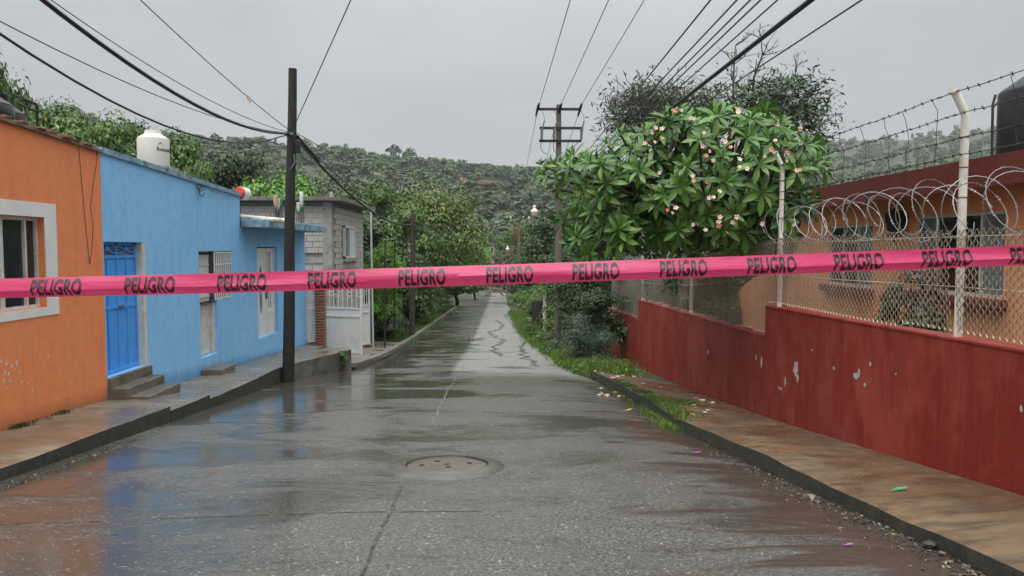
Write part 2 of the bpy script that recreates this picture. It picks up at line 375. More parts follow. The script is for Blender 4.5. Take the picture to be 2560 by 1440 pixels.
def ridge_h(a):
    return np.interp(a, [-3, -1.2, -.7, -.56, -.40, -.28, -.18, -.07, .08, .25, .42, .7, 1.2, 3],
                     [70, 88, 84, 76, 73, 74, 71, 67, 63, 56, 52, 60, 70, 70])
def terr(x, y):
    base = zc(y) - .17
    side = np.where(x < -6.2, np.minimum((-6.2 - x) * .035, 8), 0) * np.clip((y - 12) / 30, 0, 1)
    out = np.where((x > XR + .8) & (y < 27), np.maximum(base, -.25), base)
    rho = np.hypot(x, y); a = np.where(y > 1, x / np.maximum(y, 1), 3)
    t = np.clip((rho - 130) / 430, 0, 1); sm = t * t * (3 - 2*t)
    far_right = np.interp(a, [.3, .45, 1.2], [0, 1, 1]) * np.clip((rho - 560) / 500, 0, 1) * 95
    wob = 2.2*np.sin(x*.021 + 1.3)*np.cos(y*.017) + 1.4*np.sin(x*.057)*np.sin(y*.049+.6)
    return out + side + np.where(y > 60, sm * ridge_h(a) + far_right + wob * np.clip((rho-110)/120, 0, 1), 0)
gx = np.concatenate([-np.geomspace(1500, 60, 26), np.arange(-54, -12, 3), np.arange(-12, 14, .5), np.arange(14, 54, 3), np.geomspace(60, 1500, 26)])
gy = np.concatenate([np.arange(-60, -5, 5), np.arange(-5, 60, 1.0), np.arange(60, 140, 4), np.geomspace(140, 1700, 46)])
GX, GY = np.meshgrid(gx, gy); GZ = terr(GX, GY)
nV = len(gx); idx = np.arange(len(gx)*len(gy)).reshape(len(gy), len(gx))
Fq = np.stack([idx[:-1, :-1], idx[:-1, 1:], idx[1:, 1:], idx[1:, :-1]], -1).reshape(-1, 4)
s = NT('soil_and_turf'); n1 = s.noise(.35, 6, .6); n2 = s.noise(9, 5, .7)
cc = s.mix(s.ramp(n1, .4, .6), (.030, .045, .014), (.052, .052, .024)); cc = s.mix(s.math('MULTIPLY', s.ramp(n2, .45, .7), .6), cc, (.03, .036, .014)); s.bump(n2, .6, .05)
M_SOIL = s.fin(cc, .9)
me = mesh_np('ground', np.stack([GX, GY, GZ], -1).reshape(-1, 3), Fq, M_SOIL, True)
ground = link('ground', me, None, kind='structure', label='earth and turf ground rising to wooded hills', cat='ground')

# joints and cracks of the road, thin sunken-looking ribbons lying on the slab
s = NT('joint_filler'); M_JOINT = s.fin(s.mix(s.ramp(s.noise(14, 4), .4, .6), (.018, .016, .013), (.075, .068, .055)), .45)
M_JOINTL = simple('pale_joint_grout', (.17, .155, .13), .4, var=.3, scale=8, bump=0)
def ribbon(name, pts, wd, mat, parent, lift=.004, jag=0.0, step=.25, gaps=0.0):
    P = [np.array(p, float) for p in pts]; Q = []
    for a, b in zip(P[:-1], P[1:]):
        n = max(1, int(np.linalg.norm(b-a) / step))
        for i in range(n): Q.append(a + (b-a) * i / n + np.array([random.uniform(-jag, jag), random.uniform(-jag, jag)*.4]))
    Q.append(P[-1]); mbr = MB(); rows = []
    for i, q in enumerate(Q):
        t = Q[min(i+1, len(Q)-1)] - Q[max(i-1, 0)]; t /= np.linalg.norm(t) + 1e-9; nn = np.array([-t[1], t[0]])
        wv = wd * random.uniform(.5, 1.3)
        rows.append([(*(q + nn*k*wv/2), road_z(q[0], q[1]) + lift) for k in (1, -1)])
    keep = [[]]
    for r in rows:
        if random.random() < gaps and len(keep[-1]) > 1: keep.append([])
        keep[-1].append(r)
    for k in keep:
        if len(k) > 1: mbr.grid(k)
    return mbr.build(name, mat, parent)
def ground_pt(px, py):
    lo, hi = .5, 170.0
    d = ray(px, py)
    for _ in range(60):
        m_ = (lo+hi)/2; p = EYE + d*m_/d[1]*1.0
        if p[2] > zc(p[1]): lo = m_
        else: hi = m_
    return EYE + d*lo/d[1]
gp2 = lambda px, py: ground_pt(px, py)[:2]
ribbon('joint', [gp2(905, 1440), gp2(945, 1345), gp2(975, 1280), gp2(1003, 1215)], .03, M_JOINT, road, jag=.008, step=.12, gaps=.08)
ribbon('joint', [gp2(1080, 1060), gp2(1100, 1020), gp2(1122, 970), gp2(1155, 930), gp2(1168, 890), gp2(1180, 830), gp2(1192, 790)], .022, M_JOINTL, road, jag=.02, step=.2, gaps=.08)
for pts in ([(0, 1306), (260, 1301)], [(400, 1295), (640, 1288), (880, 1281), (1130, 1279), (1280, 1278)], [(440, 1118), (640, 1117)]):
    ribbon('joint', [gp2(*p) for p in pts], .014, M_JOINT, road, jag=.008, step=.1, gaps=.12)
for pts in ([(1240, 800), (1255, 812), (1250, 822), (1228, 830), (1240, 845), (1262, 850), (1245, 862), (1232, 872), (1248, 890)],
            [(1275, 780), (1262, 790), (1285, 800), (1290, 815), (1300, 828)],
            [(1310, 850), (1298, 870), (1315, 882), (1308, 892), (1330, 905), (1345, 915)],
            [(1180, 850), (1215, 843), (1250, 842)], [(1130, 852), (1160, 850), (1190, 815), (1192, 808)],
            [(960, 1092), (1010, 1090), (1060, 1094)]):
    ribbon('crack', [gp2(*p) for p in pts], .17 if pts[0][1] < 1000 else .02, M_JOINT, road, jag=.16, step=.45)

# left pavement: sawtooth slabs along the houses, each with its dark kerb face
basepx = [(-700, 1300), (0, 1080), (250, 1002), (440, 962), (603, 907), (762, 863)]
bY = [YX(p[0], XL) for p in basepx]; bZ = [ZX(p[0], p[1], XL) for p in basepx]
def zbaseL(Y): return float(np.interp(Y, bY, bZ))
pav_l = tag(bpy.data.objects.new('left_pavement', None), 'wet concrete pavement in steps along the orange and blue houses', 'pavement', kind='structure'); C.objects.link(pav_l); ORG[pav_l.name] = np.zeros(3)
segs = [[(-700, 1430), (0, 1171), (250, 1080), (427, 1015)], [(429, 1026), (524, 987)], [(525, 996), (607, 962), (704, 916), (716, 911)]]
def slab(outer, inner, zbot, name='slab', topmat=M_PAVE_L, parent=pav_l, kerbw=.0):
    t = MB(); k = MB()
    n = len(outer); W = 8
    rows = []
    for o_, i_ in zip(outer, inner): rows.append([o_ + (i_-o_)*j/W for j in range(W+1)])
    # finer rows with slight unevenness
    R2 = []
    for a, b in zip(rows[:-1], rows[1:]):
        m = max(2, int(np.linalg.norm(b[0]-a[0]) / .35))
        for q in range(m): R2.append([p + (r-p)*q/m for p, r in zip(a, b)])
    R2.append(rows[-1])
    for r in R2:
        e = random.uniform(-.014, .014)
        r[0] = r[0] + np.array([e, 0, -abs(e)*.7])
    t.grid(R2)
    k.grid([[r[0] + np.array([0, 0, 0]), r[0]*[1, 1, 0] + [0, 0, zbot(r[0][1])]] for r in R2])
    for e in (R2[0], R2[-1]): k.grid([e, [p*[1, 1, 0] + [0, 0, zbot(p[1])] for p in e]])
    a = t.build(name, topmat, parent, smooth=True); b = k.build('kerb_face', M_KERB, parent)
    return a, b
for sg in segs:
    O_ = [atx(p[0], p[1], xl(YX(p[0], -4.68))) for p in sg]
    I_ = [np.array([XL + .02, o[1], zbaseL(o[1])]) for o in O_]
    slab(O_, I_, lambda Y: zc(Y) - .2)
# raised platform beside the pole, ending at the driveway
Po = [atx(716, 912, -4.74), aty(800, 893, 17.6), aty(879, 873, 18.7)]
Pi = [np.array([XL+.02, Po[0][1], zbaseL(Po[0][1])]), np.array([XL+.02, 19.2, zbaseL(19.2)]), np.array([XL+.02, 22.3, zbaseL(22.3)])]
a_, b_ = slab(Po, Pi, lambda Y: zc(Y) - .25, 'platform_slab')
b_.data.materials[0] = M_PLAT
# driveway apron and the low kerb that runs on down the street
dr = MB()
dr.grid([[np.array([x, y, zc(y) + .03 + .02*(x+3.7)*-1]) for x in np.linspace(xl(y)+.02, -5.6, 6)] for y in np.linspace(18.2, 31, 14)])
dr.build('driveway', M_PAVE_L, pav_l)
kb = MB(); ky = [19.2, 20.2, 22, 25, 29, 33, 38, 44, 50, 57, 64, 71]
for a, b in zip(ky[:-1], ky[1:]):
    za, zb = zc(a), zc(b)
    kb.hexa([(xl(a), a, za-.1), (xl(a)-.22, a, za-.1), (xl(b)-.22, b-.01, zb-.1), (xl(b), b-.01, zb-.1), (xl(a), a, za+.11), (xl(a)-.22, a, za+.12), (xl(b)-.22, b-.01, zb+.12), (xl(b), b-.01, zb+.11)])
kb.build('low_kerb', simple('grey_low_kerb', (.17, .155, .13), .5, var=.3, scale=4, dirt=(.06, .055, .04)), pav_l)

# right pavement between the gutter kerb and the red wall
rb = [(3400, 1500), (2560, 1243), (2242, 1146), (1920, 1047), (1725, 975), (1585, 928), (1524, 905)]
rY = np.array([YX(p[0], XR) for p in rb]); rZ = np.array([ZX(p[0], p[1], XR) for p in rb])
def zbaseR(Y): return float(np.interp(Y, rY, rZ))
kt = [(3300, 1740), (2444, 1376), (2262, 1299), (2081, 1218), (1920, 1138), (1690, 1045), (1612, 992), (1500, 935), (1467, 921)]
O_ = [];
for px, py in kt:
    X = 2.8
    for _ in range(8): X = float(xr(YX(px, X))) + .02
    p = atx(px, py, X); p[2] = max(p[2], road_z(X-.02, p[1]) + .09); O_.append(p)
I_ = [np.array([XR - .01, o[1], zbaseR(o[1])]) for o in O_]
pav_r = tag(bpy.data.objects.new('right_pavement', None), 'muddy ochre concrete pavement below the red wall', 'pavement', kind='structure'); C.objects.link(pav_r); ORG[pav_r.name] = np.zeros(3)
slab(O_, I_, lambda Y: zc(Y) - .3, 'slab', M_PAVE_R, pav_r)

# ------------------------------------------------------------------ manhole cover
mc = ground_pt(1118, 1166); mc[2] = road_z(mc[0], mc[1])
tilt = np.array(Euler((math.atan(-.083), 0, 0)).to_matrix())
mh = thing('manhole_cover', 'round worn manhole cover in a concrete ring in the wet street', 'manhole', tuple(mc))
M_MAN = simple('worn_manhole_concrete', (.105, .095, .078), .3, var=.3, scale=9, bump=.3, dirt=(.08, .07, .05))
M_MANR = simple('wet_ring_concrete', (.085, .078, .064), .25, var=.3, scale=7, bump=.2, dirt=(.07, .06, .04))
mb = MB(); mb.lathe([(.60, -.02), (.57, .004), (.44, .022), (.418, .026), (.414, .0), (.40, -.02)], mc, 48, tilt); mb.build('ring', M_MANR, mh, smooth=True)
mb = MB(); mb.lathe([(.402, -.03), (.402, .010), (.39, .018), (.30, .020), (.0001, .022)], mc, 48, tilt); lid = mb.build('lid', M_MAN, mh, smooth=True)
for dx, dy in ((-.25, -.03), (-.11, .14), (0, 0), (.02, -.12), (.22, .05)):
    mb = MB(); c = mc + tilt @ np.array([dx, dy, .019]); mb.lathe([(.03, 0), (.028, .006), (.0001, .0065)], c, 10, tilt); mb.build('lift_hole', M_DARK, lid)
gapm = MB(); rows = []
for q in np.linspace(.25, 1.25, 12):
    ww = .035*math.sin((q-.25)/1.0*math.pi) + .002
    rows.append([mc + tilt @ np.array([r*math.cos(q), r*math.sin(q), .024]) for r in (.405-ww*.7, .405+ww*.5)])
gapm.grid(rows); gapm.build('gap', M_DARK, mh)

# ------------------------------------------------------------------ wall with openings
def wall(axis, pos, thick, u0, u1, zb, zt, openings, name, mat, parent, **kw):
    """axis 'x': plane x=pos seen along x, u is y.  axis 'y': plane y=pos, u is x. thick is signed depth behind the face"""
    us = sorted(set([u0, u1] + [o[0] for o in openings] + [o[1] for o in openings]))
    zs = sorted(set([o[2] for o in openings] + [o[3] for o in openings]))
    # extra columns for smooth tops
    m = MB()
    def P(u, z, d): return (pos + d, u, z) if axis == 'x' else (u, pos + d, z)
    lev = ['b'] + zs + ['t']
    def Z(l, u): return zb(u) if l == 'b' else zt(u) if l == 't' else l
    def isopen(ua, ub, la, lb):
        if la == 'b' or lb == 't' and False: pass
        for o in openings:
            lo = -1e9 if la == 'b' else la; hi = 1e9 if lb == 't' else lb
            if ua >= o[0]-1e-6 and ub <= o[1]+1e-6 and lo >= o[2]-1e-6 and hi <= o[3]+1e-6: return True
        return False
    for d, flip in ((0, False), (thick, True)):
        for ua, ub in zip(us[:-1], us[1:]):
            for la, lb in zip(lev[:-1], lev[1:]):
                if isopen(ua, ub, la, lb): continue
                m.add([P(ua, Z(la, ua), d), P(ub, Z(la, ub), d), P(ub, Z(lb, ub), d), P(ua, Z(lb, ua), d)], [(0, 1, 2, 3)])
    for o in openings:
        a, b, c, d = o
        for (p, q) in (((a, c), (b, c)), ((b, c), (b, d)), ((b, d), (a, d)), ((a, d), (a, c))):
            m.add([P(*p, 0), P(*q, 0), P(*q, thick), P(*p, thick)], [(0, 1, 2, 3)])
    for (p, q) in (((u0, zb(u0)), (u1, zb(u1))), ((u1, zb(u1)), (u1, zt(u1))), ((u1, zt(u1)), (u0, zt(u0))), ((u0, zt(u0)), (u0, zb(u0)))):
        m.add([P(*p, 0), P(*q, 0), P(*q, thick), P(*p, thick)], [(0, 1, 2, 3)])
    V = m.v; uniq = {}; remap = []
    V2 = []
    for v in V:
        k = tuple(round(c, 4) for c in v)
        if k not in uniq: uniq[k] = len(V2); V2.append(v)
        remap.append(uniq[k])
    m.v = V2; m.f = [tuple(remap[i] for i in f_) for f_ in m.f]; m.f = [f_ for f_ in m.f if len(set(f_)) == len(f_)]
    return m.build(name, mat, parent, **kw)
def roofL(Y): return float(np.interp(Y, [-8, YX(0, XL), YX(258, XL), YX(601, XL)], [3.9, ZX(0, 300, XL), ZX(258, 384, XL), ZX(601, 492, XL)]))

# ------------------------------------------------------------------ orange house (left)
YB = YX(257, XL)
wz0, wz1 = ZX(60, 775, XL), ZX(60, 540, XL)
oh = thing('orange_house', 'orange plastered house with a white-framed sliding window', 'house', (XL, 5, zbaseL(8)))
wy0, wy1 = YX(-260, XL), YX(112, XL)
wall('x', XL, -.22, -5, YB, lambda Y: zbaseL(max(Y, 6)) - .6, roofL, [(wy0, wy1, wz0, wz1)], 'wall', M_ORANGE, oh)
m = MB(); m.box(-14, XL-.22, -5, -4.8, -2.5, 3.4).box(-14.2, -14, -5, YB-.03, -2.5, 3.3).box(-14, XL-.22, YB-.25, YB-.03, -2.5, 2.75); m.build('rear_wall', M_ORANGE, oh)
m = MB(); m.hexa([(-14, -5, 3.1), (XL-.22, -5, 3.1), (XL-.22, YB-.05, 2.7), (-14, YB-.05, 2.7), (-14, -5, 3.25), (XL-.22, -5, 3.25), (XL-.22, YB-.05, 2.85), (-14, YB-.05, 2.85)]); m.build('roof', M_SLAB, oh)
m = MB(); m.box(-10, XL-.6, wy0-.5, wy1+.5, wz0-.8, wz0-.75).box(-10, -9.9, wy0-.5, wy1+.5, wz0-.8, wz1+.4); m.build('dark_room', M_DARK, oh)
# white painted band round the window
bw = YX(141, XL) - wy1; m = MB()
zt_, zb_ = ZX(60, 503, XL), ZX(60, 797, XL)
for a in ((wy0-.1, wy1+bw, wz1, zt_), (wy0-.1, wy1+bw, zb_, wz0), (wy1, wy1+bw, wz0, wz1)): m.box(XL-.001, XL+.012, a[0], a[1], min(a[2:]), max(a[2:]))
win = m.build('window', M_WHITE, oh, label='white-banded sliding window with dark open panes')
m = MB(); xf = XL-.12
for ya, yb in ((wy0, wy0+.04), (YX(21, XL)-.03, YX(21, XL)+.04), (YX(82, XL)-.015, YX(82, XL)+.02), (wy1-.03, wy1)): m.box(xf-.03, xf+.03, ya, yb, wz0+.001, wz1-.001)
m.box(xf-.04, xf+.04, wy0, wy1, wz1-.05, wz1-.002).box(xf-.035, xf+.035, wy0, wy1, wz0+.002, wz0+.04).build('frame', M_WFRAME, win)
m = MB(); m.box(xf-.012, xf-.006, YX(21, XL)+.05, YX(82, XL)-.02, wz0+.04, wz1-.05); m.build('pane', M_GLASS, win)
m = MB(); m.box(xf-.012, xf-.006, YX(82, XL)+.025, wy1-.035, wz0+.04, wz1-.05); m.build('pane', M_GLASS, win)
m = MB(); m.box(xf-.012, xf-.006, wy0+.05, YX(21, XL)-.035, wz0+.04, wz1-.05); m.build('pane', M_GLASSG, win)
m = MB()
for i in range(1, 5): zz = wz0 + (wz1-wz0)*i/5; m.box(xf-.004, xf+.012, wy0+.05, YX(21, XL)-.035, zz-.012, zz+.012)
m.build('glazing_bar', M_WFRAME, win)
m = MB(); rows = []
for i in range(20):
    y = YX(45, XL) + i*.035; rows.append([(XL-.35 + .03*math.sin(i*1.7), y, wz0+.05), (XL-.35 + .03*math.sin(i*1.7), y, wz1)])
m.grid(rows); m.build('curtain', simple('dark_curtain', (.10, .10, .105), .9, var=.3, bump=0), win)
m = MB(); rows = []
for i in range(16):
    y = wy0 + i*.12; rows.append([(XL-.28 + .03*math.sin(i*1.7), y, wz0+.05), (XL-.28 + .03*math.sin(i*1.7), y, wz1)])
m.grid(rows); m.build('curtain', M_CURT, win)
# ledge of weathered bricks along the parapet
m = MB(); m.hexa([(XL-.22, 2, roofL(2)), (XL+.05, 2, roofL(2)), (XL+.05, YB, roofL(YB)), (XL-.22, YB, roofL(YB)), (XL-.22, 2, roofL(2)+.04), (XL+.05, 2, roofL(2)+.04), (XL+.05, YB, roofL(YB)+.04), (XL-.22, YB, roofL(YB)+.04)]); led = m.build('ledge', M_CORN, oh)
brk = None; y = 6.2
while y < YB - .25:
    L = .22; z = roofL(y) + .042
    if brk is None:
        m = MB(); m.box(-.12, .12, 0, L, 0, .055); brk = m.build('brick', simple('flaking_orange_ledge_brick', (.30, .12, .06), .9, var=.6, scale=14, bump=.6, dirt=(.022, .02, .016)), bevel=.008); o = brk
    else: o = brk.copy(); C.objects.link(o)
    o.parent = oh; o.location = Vector((XL - .05 + random.uniform(-.02, .02), y, z + random.uniform(-.008, .006))) - Vector(ORG[oh.name]); o.rotation_euler = (-.042, 0, random.uniform(-.05, .05)); o.scale = (1, random.uniform(.5, .9), random.uniform(.3, .8))
    y += random.uniform(.2, .34)
M_CHIP = simple('pale_scuffed_render', (.62, .50, .42), .85, var=.2, scale=12, bump=.2)
for px, py, w_, h_ in ((3, 905, 5, 14), (15, 910, 6, 12), (28, 915, 5, 16), (41, 908, 6, 22), (12, 930, 7, 14), (22, 935, 6, 10), (10, 953, 6, 16), (25, 952, 6, 12), (49, 930, 4, 10), (54, 955, 5, 8), (100, 888, 3, 10), (121, 892, 3, 12), (109, 906, 4, 6), (81, 977, 4, 12), (68, 960, 4, 6), (17, 972, 4, 6)):
    y_, z_ = atx(px, py, XL)[1:]; fw = abs(YX(px+w_/2, XL)-YX(px-w_/2, XL)); fh = h_*y_/1800
    MB().prism([(y_ + fw/2*random.uniform(.5, 1.1)*math.cos(q), z_ + fh/2*random.uniform(.5, 1.1)*math.sin(q)) for q in np.linspace(0, 2*math.pi, 9, endpoint=False)], 'x', XL-.01, XL+.003).build('paint_chip', M_CHIP, oh)
# loose wire looping down the orange wall
m = MB(); pl = [(196, 358), (203, 440), (212, 540), (222, 640), (225, 660)]; pr = [(225, 660), (231, 610), (233, 560), (226, 520), (232, 470), (243, 400), (240, 374)]
m.tube([atx(px, py, XL+.012) for px, py in pl], .004, 4); m.tube([atx(px, py, XL+.012) for px, py in pr], .004, 4)
lw = atx(225, 660, XL+.012); m.build('loose_wire', M_CABLE, loc=lw, label='thin dark wire hanging in a long loop on the orange wall', cat='wire')

# black water tanks and a pipe frame on the orange roof
def tank(name, label, c, r, hb, h_sh, mat, parent=None, rib=True, group=None):
    t = thing(name, label, 'water tank', c, group)
    prof = [(r*.97, 0)]
    n = 6
    for i in range(n):
        z0 = hb*i/n; z1 = hb*(i+1)/n
        prof += [(r, z0+.02), (r, z1-.02)] + ([(r*.975, z1)] if rib else [(r*.995, z1)])
    prof += [(r*.99, hb+.01), (r*.45, hb+h_sh), (r*.43, hb+h_sh+.01)]
    MB().lathe(prof, c, 28).build('body', mat, t, smooth=True)
    cz = (c[0], c[1], c[2]+hb+h_sh)
    MB().lathe([(r*.43, 0), (r*.45, .01), (r*.47, .10), (r*.47, .12), (.0001, .135)], cz, 24).build('lid', mat, t, smooth=True)
    return t
def roofz(x, Y): return float(np.interp(Y, [-5, YB-.05], [3.25, 2.85]))
t1 = tank('water_tank', 'black ribbed water tank on the orange roof, the larger one', (-8.0, 11.2, 2.305), .57, 1.47, .24, M_BLACKT)
t2 = tank('water_tank', 'black water tank half hidden behind the larger one on the orange roof', (-8.5, 12.45, 2.305), .47, 1.55, .22, M_BLACKT)
pf = thing('pipe_frame', 'thin black pipe frame beside the black roof tanks', 'pipe frame', (-8.0, 12.9, 2.3))
a = aty(92, 262, 12.9); b = aty(92, 330, 12.9); b[2] = 2.3; m = MB(); m.tube([b, a], .025, 6); m.tube([a, aty(50, 250, 12.4)], .02, 6); m.tube([a + [0, 0, -.12], aty(45, 243, 12.2) + [0, 0, -.1]], .02, 6); m.tube([aty(20, 232, 12), a+[0,0,.02]], .015, 6); m.build('pipes', M_DSTEEL, pf)

# ------------------------------------------------------------------ blue house
YE1, YE2 = YX(602, XL), YX(762, XL)
bh = thing('blue_house', 'sky blue plastered house with blue metal door and white doors', 'house', (XL, 16, zbaseL(16)))
d1 = (YX(259, XL), YX(363, XL), ZX(300, 935, XL), ZX(300, 605, XL))
d2 = (YX(496, XL), YX(540, XL), ZX(505, 896, XL), ZX(505, 628, XL))
w2 = (YX(540, XL)+.001, YX(579, XL), ZX(560, 748, XL), d2[3])
d3 = (YX(642, XL), YX(692, XL), ZX(650, 847, XL), ZX(650, 617, XL))
dw = (d2[0], w2[1], w2[2], d2[3])
wall('x', XL, -.22, YB+.002, YE1, lambda Y: zbaseL(Y)-.6, roofL, [d1, dw, (d2[0], d2[1], d2[2], w2[2])], 'wall', M_BLUE, bh)
CZ = 2.27
wall('x', XL, -.22, YE1+.002, YE2, lambda Y: zbaseL(Y)-.8, lambda Y: CZ-.2, [d3], 'wall', M_BLUE, bh)
m = MB(); m.box(-14, XL-.22, YE1-.22, YE1-.003, -2.5, 2.5).box(-14, XL-.22, YE2-.22, YE2-.002, -3.2, CZ-.2).box(-14.2, -14, YB, YE1, -2.5, 2.6); m.build('side_wall', M_BLUE, bh)
m = MB(); m.box(-14, XL-.22, YB+.02, YE1-.22, 2.1, 2.3).box(-14, XL, YE1+.003, YE2, CZ-.2, CZ-.02); m.build('roof', M_SLAB, bh)
m = MB(); m.hexa([(XL-.22, YB, roofL(YB)), (XL+.035, YB, roofL(YB)), (XL+.035, YE1, roofL(YE1)), (XL-.22, YE1, roofL(YE1)), (XL-.22, YB, roofL(YB)+.09), (XL+.035, YB, roofL(YB)+.09), (XL+.035, YE1, roofL(YE1)+.09), (XL-.22, YE1, roofL(YE1)+.09)]); m.build('ledge', M_CORNB, bh)
m = MB(); m.box(XL+.002, -5.33, YE1+.02, YE2+.03, CZ-.19, CZ); m.build('canopy', M_CORNB, bh, bevel=.01)
# blue double door with transom
dr1 = MB(); xd = XL-.13; ym = (d1[0]+d1[1]-.1)/2
tz = ZX(300, 638, XL)
jm = MB(); jm.box(XL-.2, XL-.002, d1[1]-.10, d1[1]-.001, d1[2]+.001, d1[3]-.001); jm.build('jamb', M_WFRAME, bh)
m = MB(); y0, y1 = d1[0]+.001, d1[1]-.101
m.box(xd-.04, xd, y0, y1, d1[2]+.002, tz)
for a in np.linspace(y0, y1-.04, 5): m.box(xd, xd+.018, a, a+.04, d1[2]+.02, tz)
m.box(xd, xd+.02, y0, y1, tz-.05, tz).box(xd, xd+.02, y0, y1, ZX(300, 768, XL)-.03, ZX(300, 768, XL)+.03).box(xd, xd+.02, y0, y1, d1[2]+.01, d1[2]+.07)
m.box(xd-.03, xd+.01, y0, y0+.05, tz, d1[3]-.002).box(xd-.03, xd+.01, y1-.05, y1, tz, d1[3]-.002).box(xd-.03, xd+.01, y0, y1, d1[3]-.05, d1[3]-.003).box(xd-.03, xd+.01, ym-.03, ym+.03, tz, d1[3]-.003)
door = m.build('door', M_BDOOR, bh, label='bright blue panelled metal double door with transom lights')
for a, b in ((y0+.05, ym-.03), (ym+.03, y1-.05)):
    m = MB(); m.bar((xd, a, tz+.02), (xd, b, d1[3]-.06), .016, .016, (1, 0, 0)).bar((xd+.004, a, d1[3]-.06), (xd+.004, b, tz+.02), .016, .016, (1, 0, 0)); c = (xd+.01, (a+b)/2, (tz+d1[3])/2); m.lathe([(.045, -.01), (.045, .01), (.0001, .02)], c, 10, np.array(Euler((0, math.pi/2, 0)).to_matrix())); m.build('transom_ornament', M_BDOOR, door)
    m = MB(); m.box(xd-.03, xd-.022, a, b, tz, d1[3]-.05); m.build('pane', M_GLASSG, door)
m = MB(); m.box(xd+.02, xd+.05, ym-.02, ym+.12, ZX(300, 768, XL)-.015, ZX(300, 768, XL)+.015); m.build('latch', M_STEEL, door)
m = MB(); m.box(xd, xd+.004, y0+.08, y0+.2, ZX(300, 750, XL), ZX(300, 735, XL)); m.build('paper_notice', M_WHITE, door)
# white panelled door beside the barred window
m = MB(); y0, y1 = d2[0]+.001, d2[1]
m.box(XL-.16, XL-.13, y0, y1-.1, d2[2]+.002, d2[3]-.002)
for z in (ZX(505, 640, XL), ZX(505, 664, XL), ZX(505, 745, XL), ZX(505, 770, XL), d2[2]+.04): m.box(XL-.13, XL-.115, y0, y1-.1, z-.02, z+.02)
m.box(XL-.13, XL-.115, y0+.25, y0+.28, ZX(505, 765, XL), d2[3]-.01)
dd = m.build('door', M_WFRAME, bh, label='narrow off-white panelled door')
m = MB(); m.box(XL-.2, XL-.05, y1-.1, y1-.001, d2[2]+.002, w2[2]); m.build('jamb', M_WFRAME, dd)
m = MB(); m.box(XL-.128, XL-.122, y0+.02, y1-.12, ZX(505, 640, XL)+.025, d2[3]-.03); m.build('pane', M_GLASS, dd)
m = MB(); m.box(XL-.15, XL-.144, y1-.09, w2[1]-.01, w2[2]+.01, w2[3]-.01); gl = m.build('window', M_GLASS, bh, label='small dark window behind white bars')
m = MB(); n = 9
for i in range(n): yy = y1 - .06 + (w2[1]-.02-y1+.06)*i/(n-1); m.box(XL-.03, XL-.005, yy-.012, yy+.012, w2[2]+.002, w2[3]-.002)
for i in range(5): zz = w2[2] + (w2[3]-w2[2])*(i+.1)/4.3; m.box(XL-.02, XL-.008, y1-.06, w2[1]-.01, zz, zz+.02)
m.build('bars', M_WHITE, gl)
# white aluminium door with oval light and side lights
m = MB(); y0, y1 = d3[0]+.001, d3[1]-.001; W3 = y1-y0
m.box(XL-.14, XL-.10, y0, y1, d3[2]+.002, d3[3]-.03)
m.box(XL-.10, XL-.075, y0, y0+.06, d3[2], d3[3]-.03).box(XL-.10, XL-.075, y1-.10, y1, d3[2]+.001, d3[3]-.03).box(XL-.10, XL-.075, y0+W3*.6, y0+W3*.65, d3[2]+.001, d3[3]-.03).box(XL-.10, XL-.08, y0+W3*.65, y1-.1, d3[2]+.55, d3[2]+.62)
dd3 = m.build('door', M_WHITE, bh, label='white door with an oval light and narrow side lights')
m = MB(); zc3 = (d3[2]+d3[3])/2 + .05; m.prism([(y0 + W3*.33 + .11*math.cos(q), zc3 + .62*math.sin(q)) for q in np.linspace(0, 2*math.pi, 20, endpoint=False)], 'x', XL-.102, XL-.096); m.build('oval_light', M_GLASSG, dd3)
for a in (.70, .80):
    m = MB(); m.box(XL-.102, XL-.096, y0+W3*a-.02, y0+W3*a+.05, d3[2]+.7, d3[3]-.12); m.build('side_light', M_GLASSG, dd3)
m = MB(); m.box(XL-.102, XL-.095, y0+.07, y0+.12, d3[2]+.6, d3[3]-.6); m.build('side_light', M_GLASS, dd3)
m = MB(); m.box(XL-.095, XL-.05, y0+W3*.55, y0+W3*.58, zc3-.25, zc3-.05); m.build('handle', M_STEEL, dd3)
# concrete door steps
stp = thing('door_steps', 'two dark wet concrete steps up to the blue door', 'steps', (XL, 11.5, zbaseL(11.5)))
ya, yb = YB+.01, YX(363, XL)
MB().box(XL+.003, XL+.06, ya, yb+.02, -1.3, d1[2]-.004).build('sill', M_STEP, stp, bevel=.008)
MB().box(XL+.06, -5.70, ya, 12.32, -1.4, -.556).build('step', M_STEP, stp, bevel=.012)
MB().box(-5.70, -5.40, ya+.06, 12.25, -1.4, -.69).build('step', M_STEP, stp, bevel=.012)
MB().box(XL+.003, -5.58, YX(494, XL), 15.3, -1.5, -.85).build('doorstep_slab', M_STEP, loc=(XL+.2, 14.8, zbaseL(14.8)), bevel=.012, label='low concrete slab below the narrow white door', cat='step')
# pvc gutter pipe on the canopy end
pc = (-5.5, YE1-.08, 2.28)
m = MB(); m.tube([(XL-.1, YE1+.10, 2.33), (-4.98, YE1+.10, 2.235)], .062, 14); m.tube([(XL-.1, YE1+.10, 2.33), (-4.97, YE1+.10, 2.233)], .055, 14); m.build('gutter_pipe', M_PVC, loc=(-5.5, YE1+.1, 2.27), smooth=True, label='fat dirty white pipe lying across the end of the blue canopy', cat='pipe')
